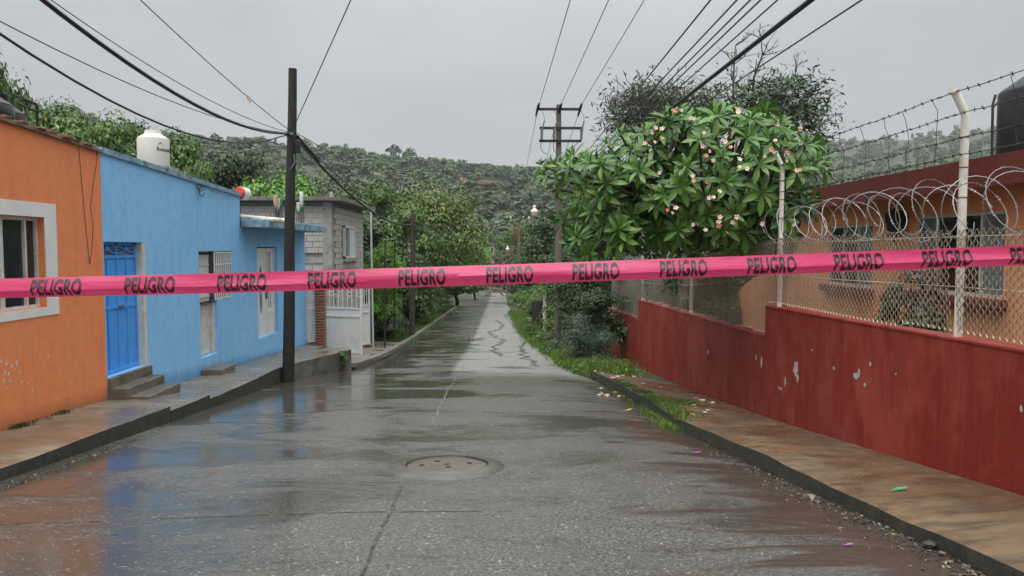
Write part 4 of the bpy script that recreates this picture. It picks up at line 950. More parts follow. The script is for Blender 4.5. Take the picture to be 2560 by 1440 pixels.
for i in range(len(PY)-1):
    a, b = PY[i]+.04, PY[i+1]-.04
    V = []; F4 = []; lo = a
    ny = int((b-a)/d_)
    for j in range(ny+1):
        y0 = a + j*d_; pts = []; k = 0
        zt_ = mtop[i] + (mtop[i+1]-mtop[i])*(y0-a)/(b-a); zb_ = wtop(min(max(y0, PY[i]), PY[i+1])) + .05
        nz_ = int((zt_-zb_)/d_)
        zz = zt_ + .04
        bulge = .02*math.sin(y0*1.7)
        for k in range(nz_+2):
            side = 1 if (k + j) % 2 else 0
            pts.append((fx - .055 + (.006 if side else -.002) + bulge*math.sin(k*.2), y0 + side*d_ , zz - k*d_))
        base = len(V); r = .0052 if i < 2 else .0034
        P = np.array(pts)
        for p in P:
            V += [(p[0]-r, p[1], p[2]), (p[0], p[1]+r*1.2, p[2]+r*.6), (p[0]+r, p[1], p[2])]
        for q in range(len(P)-1):
            for c in range(3): c2 = (c+1) % 3; F4.append((base+q*3+c, base+q*3+c2, base+(q+1)*3+c2, base+(q+1)*3+c))
    V = np.array(V) - ORG[fe.name]
    link('link_mesh', mesh_np('link_mesh', V, F4, M_LINK), None, fe, None, ORG[fe.name])
    for zz in (.0, .48):
        za, zb = mtop[i]-.02, mtop[i+1]-.02
        wa, wb = wtop(PY[i]+.01), wtop(PY[i+1]-.01)
        MB().tube([(fx-.055, PY[i], za + (wa-za)*zz), (fx-.05, (PY[i]+PY[i+1])/2, (za+zb)/2 + ((wa+wb)/2-(za+zb)/2)*zz - .012), (fx-.055, PY[i+1], zb + (wb-zb)*zz)], .004, 4).build('tension_wire', M_LINK, fe)
def barbs(P, r, mat, parent, name, every=.14, blen=.035):
    m = MB(); m.tube(P, r, 4); d = np.r_[0, np.cumsum(np.linalg.norm(np.diff(P, axis=0), axis=1))]
    for s_ in np.arange(every*.5, d[-1], every):
        s2 = s_ + random.uniform(-.02, .02); p = np.array([np.interp(s2, d, np.array(P)[:, k]) for k in range(3)])
        for _ in range(2):
            v = np.array([random.uniform(-1, 1), random.uniform(-.4, .4), random.uniform(-1, 1)]); v *= blen/np.linalg.norm(v); m.tube([p-v*.6, p+v*.6], r*.8, 3)
        m.lathe([(r*1.0, -.008), (r*2.6, 0), (r*1.0, .008)], p, 5)
    return m.build(name, mat, parent)
for i in range(len(PY)-1):
    strands = []
    for k in range(4):
        def hk(j):
            t, b = tips[j]
            return [t - [0, .0, .02], b + [-.05, 0, 0], np.array([fx-.055, PY[j], mtop[j] + (bend[j]-mtop[j])*.80]), np.array([fx-.055, PY[j], mtop[j] + (bend[j]-mtop[j])*.66])][k]
        a, b = hk(i), hk(i+1); n = 26
        P = [a + (b-a)*t - [0, 0, .05*4*t*(1-t)*.5 + random.uniform(-.006, .006)] + [random.uniform(-.006, .006), 0, 0] for t in np.linspace(0, 1, n)]
        P[0] = a; P[-1] = b; strands.append(P); barbs(P, .0042, M_BARB, fe, 'barbed_strand')
    for q in range(1, 9):
        t = q/9 + random.uniform(-.03, .03); j = int(t*25); m = MB()
        m.tube([strands[0][j] , strands[0][j]*.5+strands[1][j]*.5+[random.uniform(-.02, .02), random.uniform(-.04, .04), 0], strands[1][j], strands[1][j]*.5+strands[2][j]*.5+[0, random.uniform(-.05, .05), 0], strands[2][j], strands[3][j]+[0, random.uniform(-.03, .03), 0], strands[3][j]-[0, 0, random.uniform(.05, .22)]], .003, 4); m.build('stay_wire', M_BARB, fe)
# razor wire coil lying along the fence top
for i in range(len(PY)-1):
    a, b = PY[i], PY[i+1]; n_t = (b-a)/(.235 if i < 2 else .27); R0 = [.25, .25, .22, .18, .14][i]; P = []
    seed = random.random()*6; N = int(n_t*22)
    for q in range(N+1):
        t = q/N; ph = t*n_t*2*math.pi; kq = ph/(2*math.pi); Rk = R0*(1 + .16*math.sin(kq*2.3+seed))
        cz = mtop[i] + (mtop[i+1]-mtop[i])*t + R0*.93 + .02*math.sin(kq*1.3); yy = a + (b-a)*t + .16*math.sin(ph*.5+seed) + .12*math.sin(kq*3.1)
        P.append((fx - .03 + Rk*math.cos(ph)*.92, yy + .10*math.sin(ph), cz + Rk*math.sin(ph)))
    co = thing('razor_wire_coil', ['razor wire coil before the first angled post', 'razor wire coil between the two tall white angled posts', 'razor wire coil on the fence under the flowering tree', 'razor wire coil in the shade on the far fence', 'small razor wire coil at the end of the fence'][i], 'razor wire', (fx, (a+b)/2, (mtop[i]+mtop[i+1])/2), 'razor wire along the fence top')
    MB().tube(P, .0044, 4).build('spring_wire', M_RAZOR, co)
    m = MB()
    for q in range(3, N, 3):
        p = np.array(P[q]); t = np.array(P[min(q+1, N)]) - np.array(P[q-1]); t /= np.linalg.norm(t); s1 = np.cross(t, [0, 1, 0]); s1 /= np.linalg.norm(s1)+1e-6
        L_, w_b = .040, .015
        m.add([p - t*L_*.5 - s1*w_b, p - t*L_*.18 - s1*.004, p + t*L_*.18 - s1*.004, p + t*L_*.5 - s1*w_b, p + t*L_*.5 + s1*w_b, p + t*L_*.18 + s1*.004, p - t*L_*.18 + s1*.004, p - t*L_*.5 + s1*w_b], [(0, 1, 6, 7), (1, 2, 5, 6), (2, 3, 4, 5)])
    m.build('blades', M_RAZOR, co, kind='stuff')

# ------------------------------------------------------------------ right-hand orange house behind the fence
HXW = 7.2; FXX = 6.72; fzt = ZX(2560, 373, FXX)
rh = thing('terracotta_house', 'low orange house with a dark red roof edge behind the fence', 'house', (HXW+3, 12, -.25))
wa = (YX(2511, HXW), YX(2288, HXW), ZX(2400, 737, HXW), ZX(2400, 533, HXW)); wb_ = (YX(2181, HXW), YX(2072, HXW), ZX(2130, 716, HXW), ZX(2130, 562, HXW))
YF = YX(1985, HXW)
wall('x', HXW, .2, 2, YF, lambda y: -.6, lambda y: fzt-.30, [wa, wb_], 'wall', M_HORANGE, rh)
MB().box(HXW+.2, 16, YF-.2, YF-.002, -.6, fzt-.3).box(HXW+.2, 16, 2, 2.2, -.6, fzt-.3).build('side_wall', M_HORANGE, rh)
MB().box(FXX+.06, 16.3, 1.6, YF+2.4, fzt-.30, fzt-.06).build('roof', M_SOFFIT, rh)
MB().box(FXX, FXX+.06, 1.6, YF+2.4, fzt-.42, fzt).box(FXX+.06, 16.3, YF+2.34, YF+2.4, fzt-.42, fzt-.001).build('fascia', M_FASCIA, rh)
for (y0, y1, z0, z1), nm in ((wa, 'big'), (wb_, 'small')):
    m = MB(); xf = HXW+.06
    n = 4 if nm == 'big' else 3
    m.box(xf-.03, xf+.03, y0, y1, z1-.05, z1-.001).box(xf-.03, xf+.03, y0, y1, z0+.001, z0+.05)
    for k in range(n+1): yy = y0 + (y1-y0)*k/n; m.box(xf-.029, xf+.031, max(y0, yy-.025), min(y1, yy+.025), z0+.05, z1-.05)
    wn_ = m.build('window', M_WFRAME, rh, label='wide white-framed window with grey obscured panes' if nm == 'big' else 'smaller white-framed window in the shade')
    for k in range(n):
        a, b = y0 + (y1-y0)*k/n + .025, y0 + (y1-y0)*(k+1)/n - .025
        MB().box(xf, xf+.008, a, b, z0+.05, z1-.05).build('pane', M_GLASSG if (k % 3 == 0) else M_GLASS, wn_)
        if k % 3 == 0:
            for j in range(1, 7): zz = z0 + (z1-z0)*j/7; MB().box(xf-.008, xf, a, b, zz-.008, zz+.008).build('louvre', M_GLASSG, wn_)
    MB().box(HXW-.16, HXW-.001, y0-.12, y1+.12, z0-.14, z0-.01).build('sill', M_SILL, wn_, bevel=.01)
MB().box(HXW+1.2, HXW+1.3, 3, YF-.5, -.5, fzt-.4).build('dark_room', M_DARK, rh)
# porch beyond the corner and the rounded orange side wall seen through the mesh
MB().box(HXW+.4, HXW+.6, YF+.05, YF+9, -1.2, fzt-.35).build('porch_wall', M_SOFFIT, rh)
XC = 5.4; prof = [(YX(1970, XC), -1.2), (YX(1827, XC), -1.2), (YX(1827, XC), ZX(1827, 800, XC)), (YX(1832, XC), ZX(1832, 765, XC)), (YX(1845, XC), ZX(1845, 735, XC)), (YX(1862, XC), ZX(1862, 713, XC)), (YX(1885, XC), ZX(1885, 695, XC)), (YX(1920, XC), ZX(1920, 680, XC)), (YX(1970, XC), ZX(1970, 675, XC))]
MB().prism(prof, 'x', XC, XC+.15).build('rounded_wall', M_HORANGE, loc=(XC, 13, -.3), label='rounded orange garden wall seen through the fence mesh', cat='wall')
# wall lantern between the windows
lc = atx(2238, 560, HXW-.18); ln = thing('wall_lantern', 'large black wall lantern between the two windows', 'lantern', tuple(lc)); m = MB()
m.lathe([(.12, -.22), (.20, .16), (.21, .17), (.05, .26), (.0001, .30)], lc, 6); m.build('body', M_CABLE, ln); MB().tube([lc + [0, 0, -.2], lc+[0, 0, -.36]], .03, 6).build('finial', M_CABLE, ln); MB().box(lc[0], HXW+.01, lc[1]-.03, lc[1]+.03, lc[2]+.02, lc[2]+.08).build('bracket', M_CABLE, ln)
# black tank and rebar on its roof
tc_ = aty(2590, 290, 11.2); tk = thing('roof_tank', 'tall black water tank on the terracotta house roof', 'water tank', (tc_[0]+.25, 11.2, fzt-.02))
cz = np.array([tc_[0]+.25, 11.2, fzt-.06]); rr = .72; hT = aty(2550, 222, 11.2)[2] - cz[2]
MB().lathe([(rr*.98, 0), (rr, .05), (rr, hT-.05), (rr*.98, hT), (rr*.5, hT+.25), (rr*.45, hT+.32), (.0001, hT+.33)], cz, 36).build('body', M_BLACKT, tk, smooth=True)
ra = aty(2480, 385, 9.2); ra[2] = fzt-.1; rbp = aty(2482, 262, 9.2); rc_ = aty(2489, 237, 9.2)
MB().tube([ra, rbp, rc_], .016, 6).build('rebar_stub', M_DSTEEL, loc=tuple(ra), label='thin bent rebar standing on the dark red roof edge', cat='rebar')
yard = MB(); yard.grid([[(x, y, -.2 - .02*max(0, y-14)) for x in np.linspace(XR+.17, HXW+.1, 5)] for y in np.linspace(-2, 26, 15)]); yard.build('yard', M_SOIL, kind='structure', label='bare garden soil behind the red wall', cat='ground')
# ------------------------------------------------------------------ warning tape
s = NT('pink_warning_tape'); s.b.inputs['Subsurface Weight'].default_value = 0
cA = s.mix(s.ramp(s.noise(3, 3), .35, .65), (.70, .05, .165), (.74, .075, .21))
wv_ = s.noise(7, 4, .6, map_scale=(.5, 1, 3)); s.bump(wv_, .5, .01); s.fin(cA, .22); trn = s.n('ShaderNodeBsdfTranslucent'); s.l(cA, trn.inputs[0]); mxs = s.n('ShaderNodeMixShader'); mxs.inputs[0].default_value = .35
s.l(s.b.outputs[0], mxs.inputs[1]); s.l(trn.outputs[0], mxs.inputs[2]); s.l(mxs.outputs[0], s.out.inputs['Surface']); M_TAPE = s.m
s = NT('tape_lettering'); s.fin((.035, .012, .018), .35); M_TLET = s.m
TY = 2.85
def tape_edge(px, top): return np.interp(px, [0, 640, 1280, 1920, 2560], [697, 681, 661, 638, 614] if top else [746, 731, 711, 688, 664])
TX0, TX1 = XL + .03, XR - .02
def tape_mid(x):
    px = np.clip(1245 + x/TY*1800, 0, 2560)
    a = aty(px, tape_edge(px, True), TY); b = aty(px, tape_edge(px, False), TY)
    zt_, zb_ = a[2], b[2]
    if x < -1.97: zt_ -= (-1.97-x)*.037; zb_ -= (-1.97-x)*.037
    if x > 2.08: zt_ += (x-2.08)*.037; zb_ += (x-2.08)*.037
    return zb_, zt_
VC = [0, .36, .5, .72, 1.0]
def tape_off(x, v):
    a = .010*math.sin(x*.9+.5) + .004*math.sin(x*5.3); b = .008*math.sin(x*1.7+1.2) + .004*math.sin(x*4.1+2)
    return float(np.interp(v, VC, [.016+a*.5, -.007 + b*.5, -.005 + a*.2, .003 + a*.4, .012 + b*.8]))
def tape_pt(x, v, lift=0.0):
    zb, zt = tape_mid(x); tw = .006*math.sin(x*2.1)
    return (x, TY + tape_off(x, v) - lift + tw*(v-.5), zb + (zt-zb)*v)
m = MB(); xs = np.linspace(TX0, TX1, 360)
m.grid([[tape_pt(x, v) for v in VC] for x in xs])
tp = thing('warning_tape', 'pink danger tape printed PELIGRO stretched across the street', 'tape', (0, TY, 1.5)); m.build('tape', M_TAPE, tp, smooth=True)
fc = bpy.data.curves.new('lettering_curve', 'FONT'); fc.body = 'PELIGRO'; fc.size = 1; fc.offset = .036; fc.space_character = 1.08; fc.resolution_u = 6
fo = bpy.data.objects.new('lettering_src', fc); C.objects.link(fo); bpy.context.view_layer.update()
tme = bpy.data.meshes.new_from_object(fo.evaluated_get(bpy.context.evaluated_depsgraph_get())); bpy.data.objects.remove(fo)
co = np.empty(len(tme.vertices)*3); tme.vertices.foreach_get('co', co); co = co.reshape(-1, 3); mn, mxx = co.min(0), co.max(0)
words = [(92, 216), (322, 445), (549, 670), (772, 892), (997, 1114), (1216, 1333), (1432, 1549), (1652, 1771), (1873, 1996), (2093, 2218), (2317, 2443), (2541, 2665), (-140, -16), (-372, -248)]
for a, b in words:
    xa, xb = (a-1245)/1800*TY, (b-1245)/1800*TY
    bm = bmesh.new(); bm.from_mesh(tme)
    for v in bm.verts: v.co = ((v.co.x-mn[0])/(mxx[0]-mn[0]), (v.co.y-mn[1])/(mxx[1]-mn[1])*.84 + .07, 0)
    for cut in VC[1:-1]: bmesh.ops.bisect_plane(bm, geom=bm.verts[:]+bm.edges[:]+bm.faces[:], plane_co=(0, cut, 0), plane_no=(0, 1, 0))
    for cut in np.linspace(.125, .875, 7): bmesh.ops.bisect_plane(bm, geom=bm.verts[:]+bm.edges[:]+bm.faces[:], plane_co=(cut, 0, 0), plane_no=(1, 0, 0))
    for v in bm.verts:
        p = tape_pt(xa + v.co.x*(xb-xa), v.co.y, .0015); v.co = Vector(p) - Vector(ORG[tp.name])
    me = bpy.data.meshes.new('lettering'); bm.to_mesh(me); bm.free(); link('lettering', me, M_TLET, tp, None, ORG[tp.name])
# lettering on the cream tank
fc = bpy.data.curves.new('tank_text', 'FONT'); fc.body = 'Rotoplas'; fc.size = .13; fc.offset = .003
fo = bpy.data.objects.new('tank_text_src', fc); C.objects.link(fo); bpy.context.view_layer.update()
tm2 = bpy.data.meshes.new_from_object(fo.evaluated_get(bpy.context.evaluated_depsgraph_get())); bpy.data.objects.remove(fo)
bm = bmesh.new(); bm.from_mesh(tm2)
for i in range(12): bmesh.ops.bisect_plane(bm, geom=bm.verts[:]+bm.edges[:]+bm.faces[:], plane_co=(.05*i, 0, 0), plane_no=(1, 0, 0))
for v in bm.verts:
    q = R_(-90) + R_(27) + (v.co.x - 0.02)/.365 + R_(12); v.co = (.3685*math.cos(q), .3685*math.sin(q), .36 + v.co.y)
me = bpy.data.meshes.new('lettering'); bm.to_mesh(me); bm.free(); M_LOGO = simple('dark_blue_print', (.03, .03, .06), .5, bump=0); link('lettering', me, M_LOGO, wt, None, ORG[wt.name])
m = MB(); rows = []
for i, q in enumerate(np.linspace(0, 1, 10)):
    an = R_(-90) + R_(36) + (.03+.12*q)/.365; hh = .49 + .06*math.sin(q*3.0); rows.append([(-8.5+.3685*math.cos(an), 18.1+.3685*math.sin(an), 3.6+hh), (-8.5+.3685*math.cos(an), 18.1+.3685*math.sin(an), 3.6+hh+.025*(1-abs(q-.5)))])
m.grid(rows); m.build('emblem', M_LOGO, wt)

# ------------------------------------------------------------------ foliage builders
M_LEAFS = {
 'mid': foliage('leaf_mid_green', (.026, .066, .008), (.13, .24, .03), (.24, .36, .06)),
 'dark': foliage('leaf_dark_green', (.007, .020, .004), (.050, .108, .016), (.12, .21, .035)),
 'bright': foliage('leaf_bright_green', (.05, .14, .010), (.17, .36, .03), (.28, .48, .06)),
 'yellow': foliage('leaf_yellow_green', (.045, .09, .008), (.19, .26, .022), (.36, .36, .04), amt=.7),
 'olive': foliage('leaf_olive_grey', (.04, .066, .02), (.115, .155, .05), (.19, .21, .09)),
 'blue': foliage('leaf_grey_green', (.03, .06, .03), (.075, .13, .06), (.12, .19, .09)),
 'dry': foliage('leaf_dry_brown', (.05, .03, .018), (.13, .085, .045), (.20, .14, .08)),
 'rust': foliage('leaf_rust_orange', (.10, .07, .015), (.24, .15, .03), (.36, .18, .04)),
 'grass': foliage('grass_blades', (.05, .10, .012), (.19, .31, .04), (.3, .38, .09), rough=.5),
}
def leaves(P, N, size, rng, asp=.5, jit=.33):
    """quads: one folded leaf per point"""
    n = len(P); N = N + rng.normal(0, jit, (n, 3)); N /= np.linalg.norm(N, axis=1)[:, None] + 1e-9
    T = rng.normal(0, 1, (n, 3)); T[:, 2] -= .25; T -= N*(T*N).sum(1)[:, None]; T /= np.linalg.norm(T, axis=1)[:, None] + 1e-9
    B = np.cross(N, T); s_ = size*rng.uniform(.6, 1.35, n)[:, None]
    V = np.stack([P - T*s_*.5, P + B*s_*asp*.5 + N*s_*.06, P + T*s_*.5, P - B*s_*asp*.5 + N*s_*.06], 1).reshape(-1, 3)
    F_ = np.arange(n*4).reshape(-1, 4); return V, F_
def lobed(rng, n_lobes, n, shell=.55, cx=.5, cz0=.3, cz1=1.0, lobe=(.16, .28), flat=.75):
    """points and normals on a crown made of many uneven lobes; unit height tree, crown radius cx"""
    L = []
    for _ in range(n_lobes):
        a = rng.uniform(0, 2*math.pi); u = rng.uniform(-1, 1); r = rng.uniform(.25, .85)
        zc_ = (cz0+cz1)/2 + u*(cz1-cz0)/2*.8
        wr = math.sqrt(max(.08, 1-u*u*.75))
        L.append((cx*r*wr*math.cos(a), cx*r*wr*math.sin(a), zc_, rng.uniform(*lobe)))
    L = np.array(L); wts = L[:, 3]**2; wts /= wts.sum(); k = rng.choice(len(L), n, p=wts)
    d = rng.normal(0, 1, (n, 3)); d /= np.linalg.norm(d, axis=1)[:, None]; d[:, 2] = np.where(d[:, 2] < -.3, -d[:, 2]*.5, d[:, 2])
    rr = shell + (1.05-shell)*rng.uniform(0, 1, n)**.6
    P = L[k, :3] + d*(L[k, 3]*rr)[:, None]*np.array([1, 1, flat]); N = d + np.array([0, 0, .45])
    return P, N, L
def trunk_mesh(rng, L, r0=.022, base=(0, 0, 0)):
    m = MB(); b = np.array(base, float); fork = np.array([rng.normal(0, .02), rng.normal(0, .02), max(.12, L[:, 2].min()*.75)])
    m.tube([b - [0, 0, .05], (b+fork)/2 + [rng.normal(0, .008), rng.normal(0, .008), 0], fork], [r0*1.25, r0, r0*.85], 7)
    for l in L[rng.permutation(len(L))[:9]]:
        mid = fork + (l[:3]-fork)*.5 + np.array([rng.normal(0, .03), rng.normal(0, .03), -.02]); m.tube([fork, mid, l[:3]], [r0*.6, r0*.38, r0*.12], 5)
    return m
PROTO = {}
def proto(key, seed, n_lobes, n, leaf, mat, **kw):
    rg = np.random.default_rng(seed); P, N, L = lobed(rg, n_lobes, n, **kw); V, F_ = leaves(P, N, leaf, rg, .5, .14 if key.startswith('far') else .33)
    cm = mesh_np(key+'_crown', V, F_, M_LEAFS[mat]); tm = trunk_mesh(rg, L)
    me = bpy.data.meshes.new(key+'_trunk'); me.from_pydata(tm.v, [], tm.f); me.update(); me.materials.append(M_BARK)
    PROTO[key] = (cm, me)
for sd in (1, 2, 3):
    proto(f'mid{sd}', sd, 60, 16000, .034, 'mid', cx=.48, cz0=.0, lobe=(.1, .19), shell=.3)
proto('dark1', 5, 56, 14000, .034, 'dark', cx=.48, cz0=-.04, lobe=(.1, .19), shell=.3); proto('dark2', 6, 56, 14000, .034, 'dark', cx=.48, cz0=-.04, lobe=(.1, .19), shell=.3)
proto('bright1', 8, 52, 14000, .034, 'bright', cx=.5, cz0=.05, lobe=(.09, .19), shell=.3); proto('yellow1', 9, 50, 15000, .032, 'yellow', cx=.52, cz0=.12, flat=.65)
proto('olive1', 10, 20, 5000, .036, 'olive', cx=.5, cz0=.25); proto('olive2', 12, 18, 5000, .036, 'olive', cx=.5, cz0=.2); proto('blue1', 13, 22, 5000, .036, 'blue', cx=.45, cz0=.2)
proto('dry1', 14, 18, 5000, .03, 'dry', cx=.55, cz0=.15); proto('rust1', 15, 18, 5000, .034, 'rust', cx=.5, cz0=.3)
proto('sparse1', 16, 14, 1500, .05, 'mid', cx=.45, cz0=.35, lobe=(.1, .2), shell=.3)
proto('far1', 17, 14, 900, .085, 'olive', cx=.5, cz0=.15); proto('far2', 18, 14, 900, .085, 'mid', cx=.5, cz0=.15); proto('far3', 19, 14, 900, .085, 'blue', cx=.5, cz0=.15)
def tree(key, x, y, zb, H, W, label, name='tree', group=None, cat='tree'):
    t = thing(name, label, cat, (x, y, zb), group); a = random.uniform(0, 6.28)
    t.rotation_euler = (0, 0, a)
    for nm, me in (('crown', PROTO[key][0]), ('trunk', PROTO[key][1])):
        o = bpy.data.objects.new(nm, me); C.objects.link(o); o.parent = t; o.scale = (W, W, H)
    return t
def tree_px(key, px, pytop, Y, wpx, label, zb=None, **kw):
    p = aty(px, pytop, Y); z0 = float(terr(np.array([p[0]]), np.array([Y]))[0]) if zb is None else zb
    return tree(key, p[0], Y, z0, p[2]-z0, wpx*Y/1800, label, **kw)
G1 = 'trees behind the left houses'
for key, px, pt_, Y, wpx, lab in [
  ('sparse1', 25, 150, 27, 190, 'thin leafy tree with open twigs behind the black roof tanks'),
  ('mid1', 105, 240, 38, 330, 'green tree behind the pipe frame on the orange roof'), ('dark1', 170, 248, 75, 170, 'dark rounded tree top rising far behind the orange house'),
  ('mid2', 245, 270, 34, 280, 'leafy green tree behind the joint of orange and blue houses'), ('mid3', 335, 275, 36, 230, 'taller green tree left of the cream tank'),
  ('mid1', 420, 318, 40, 250, 'green tree right behind the cream water tank'), ('dark2', 468, 330, 52, 190, 'dark tree beyond the cream water tank'), ('dark1', 560, 372, 46, 300, 'dense dark mango tree behind the blue parapet'),
  ('mid2', 640, 440, 58, 160, 'small green tree above the red bucket'), ('bright1', 690, 425, 44, 320, 'bright lime green tree behind the black pole'),
  ('olive1', 810, 455, 60, 190, 'olive grey tree above the block house roof'), ('olive2', 870, 470, 52, 180, 'flowering olive tree behind the roof slab corner'),
  ('mid3', 935, 440, 50, 230, 'tall green tree behind the pale pipe mast'), ('yellow1', 1078, 472, 58, 260, 'wide yellow-green tree beyond the brown pole'), ('mid3', 1010, 495, 44, 250, 'leafy green tree close behind the brown pole'),
  ('bright1', 1140, 565, 75, 210, 'green roadside tree leaning to the street'), ('bright1', 1185, 610, 95, 130, 'fresh green bush tree at the roadside bend')]:
    tree_px(key, px, pt_, Y, wpx, lab, group=G1)
for key, x, y, H, W, lab in [('dark1', -8.2, 34, 6.2, 6.5, 'dark low-branched tree behind the thin posts'), ('dark2', -7.4, 41, 7.0, 7.0, 'dark shady tree behind the brown pole'), ('mid1', -7.2, 49, 6.5, 6.5, 'green tree overhanging the low kerb'), ('mid3', -7.3, 58, 6.5, 6.5, 'green tree beyond the low kerb end'), ('mid2', -7.4, 68, 6.5, 7, 'green tree at the far verge'), ('dark1', -9.5, 29.8+3.2, 5.5, 5.5, 'dark tree behind the block house corner')]:
    tree(key, x, y, zc(y)-.2, H, W, lab, group='roadside trees on the left')
tree('bright1', aty(965, 640, 31.5)[0]-.1, 31.6, zc(31)+.2, aty(965, 597, 31.5)[2]-zc(31)-.2, 2.4, 'bright green young tree glowing before the dark trees')
# dark hedge and trees beyond the right wall
for key, px, pt_, Y, wpx, lab in [('dark2', 1470, 560, 37, 240, 'dark vine-covered tree beyond the end of the red wall'), ('dark1', 1560, 470, 31, 260, 'dark dense tree behind the fence end'), ('dry1', 1440, 640, 48, 150, 'brownish creeper heap behind the transformer pole'), ('dry1', 1290, 635, 85, 200, 'brown feathery tree across the far verge'), ('dark2', 1390, 540, 66, 230, 'dark tree behind the transformer pole'),
  ('mid1', 1320, 560, 105, 150, 'green tree at the street end'), ('mid3', 1260, 580, 140, 120, 'small tree at the far bend'), ('rust1', 1292, 575, 100, 40, 'thin tree with orange flowers at the street end'), ('mid2', 1350, 600, 75, 130, 'leafy tree between the two far poles'), ('mid1', 1480, 440, 52, 200, 'green tree in the back, left of the flowering tree'), ('dark1', 2085, 450, 30, 260, 'dense green tree over the dark red roof edge'), ('dark2', 1960, 520, 24, 300, 'dark shrubbery in the shade behind the flowering tree'), ('dark1', 1690, 560, 25, 330, 'dark garden tree behind the razor wire')]:
    tree_px(key, px, pt_, Y, wpx, lab, group='trees beyond the red wall')
# near bushes on the right verge
def bush(name, label, c, r, h, n, leaf, mat, seed, cat='bush', asp=.4, shell=.2):
    rg = np.random.default_rng(seed); P, N, L = lobed(rg, 16, n, cx=.5, cz0=.05, cz1=.95, lobe=(.14, .3), shell=shell)
    P = P*np.array([r*2, r*2, h]); V, F_ = leaves(P, N, leaf, rg, asp); t = thing(name, label, cat, tuple(c))
    link('foliage', mesh_np('foliage', V, F_, M_LEAFS[mat]), None, t, None, ORG[t.name])
    m = MB()
    for l in L[:9]: m.tube([np.array([rg.normal(0, .05), rg.normal(0, .05), -.15]) + c, c + l[:3]*[r*1.2, r*1.2, h*.5], c + l[:3]*[r*2, r*2, h]], [.03, .02, .008], 4)
    m.build('stems', M_BARK, t); return t
def zr(x, y): return float(road_z(min(x, xr(y)), y))
bush('feathery_bush', 'grey-green feathery bush at the road edge before the red wall', np.array([2.55, 21.5, zr(2.5, 21.5)-.1]), 1.0, 1.75, 9000, .085, 'blue', 31, asp=.25)
bush('leafy_bush', 'dark leafy bush against the end of the red wall', np.array([3.4, 23.6, zr(3, 23.5)-.1]), .95, 2.3, 6000, .10, 'dark', 32)
bush('creeper_mass', 'dark creeper covering the fence beyond the red wall', np.array([3.55, 28.5, zr(3, 28.5)-.1]), 1.5, 4.2, 11000, .12, 'dark', 33, 'creeper')
bush('creeper_mass', 'yellow-green creeper on the boundary behind the feathery bush', np.array([3.0, 33.5, zr(3, 33)-.1]), 1.3, 3.2, 7000, .12, 'mid', 34, 'creeper')
bush('roadside_bush', 'green bush at the verge beyond the grey stake', np.array([2.6, 42, zr(2, 42)-.1]), 1.3, 2.3, 6000, .13, 'mid', 35)
bush('roadside_bush', 'broad green bush on the far right verge', np.array([2.7, 52, zr(2, 52)-.1]), 1.5, 2.6, 6000, .15, 'mid', 36)
bush('roadside_bush', 'low fresh green bush by the far road edge', np.array([2.6, 64, zr(2, 64)-.1]), 1.6, 2.2, 5000, .16, 'bright', 37)
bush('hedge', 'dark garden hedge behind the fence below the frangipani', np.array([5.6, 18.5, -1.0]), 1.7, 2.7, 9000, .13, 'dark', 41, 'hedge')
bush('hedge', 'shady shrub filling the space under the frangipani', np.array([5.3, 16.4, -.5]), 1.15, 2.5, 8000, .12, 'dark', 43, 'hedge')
for i_, (x_, y_, r_, h_, lab_) in enumerate([(2.35, 18.6, .45, .4, 'low weed cushion at the end of the right kerb'), (2.05, 24.6, .55, .6, 'leafy weeds spilling onto the road edge past the feathery bush'), (1.9, 29.5, .6, .7, 'weed clump on the verge near the transformer pole'), (1.75, 35.5, .7, .8, 'weed clump on the verge before the pale stake')]):
    bush('verge_clump', lab_, np.array([x_, y_, zr(x_, y_)-.08]), r_, h_, 2200, .075, 'mid' if i_ != 1 else 'blue', 80+i_, 'weeds')
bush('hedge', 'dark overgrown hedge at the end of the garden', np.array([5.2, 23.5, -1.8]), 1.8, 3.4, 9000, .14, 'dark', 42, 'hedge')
for i_, (x_, y_, r_, h_, lab_) in enumerate([(-5.6, 33.5, 1.1, 1.3, 'low dark undergrowth behind the thin posts'), (-6.2, 38.5, 1.3, 1.8, 'dark undergrowth beside the brown pole'), (-6.0, 45, 1.4, 1.7, 'shady undergrowth along the low kerb'), (-6.1, 53, 1.6, 1.9, 'dark undergrowth farther along the low kerb'), (-6.0, 62, 1.8, 2.2, 'green undergrowth near the low kerb end'), (-6.2, 74, 2.2, 2.8, 'green thicket at the kerb end'), (-7.0, 88, 2.8, 3.6, 'broad thicket beside the far road'), (-7.5, 105, 3.2, 4.2, 'tall thicket where the far road bends')]):
    bush('undergrowth', lab_, np.array([x_, y_, zc(y_)-.15]), r_, h_, 5000, .13 + .02*(i_ > 4), 'dark' if i_ < 4 else 'mid', 60+i_, 'undergrowth')
bush('weed_clump', 'yellowing weed clump at the foot of the red wall end', np.array([3.25, 19.6, zbaseR(19.6)-.05]), .62, .55, 3200, .07, 'yellow', 38, 'weed', .2)
bush('wall_shrub', 'leafy weeds growing on the platform face by the driveway', np.array([-3.95, 18.2, zc(18.2)]), .14, .55, 260, .07, 'mid', 39, 'weed')
for i, (px, py, r, h, lab) in enumerate([(2230, 800, .30, 1.25, 'tall dark potted shrub under the small window'), (2290, 820, .3, .75, 'low dark leafy plant behind the fence'), (2350, 830, .25, .55, 'small dark plant beside the big white post'), (2300, 720, .35, .7, 'bronze-leaved shrub before the wide window')]):
    Y = [10.8, 9.6, 8.4, 10.2][i]; p = aty(px, py, Y); z0 = -.25; 
    bush('yard_plant', lab, np.array([p[0], Y, z0]), r, p[2]-z0 + h*.5, 900, .13, 'dark' if i < 3 else 'dry', 50+i, 'plant')
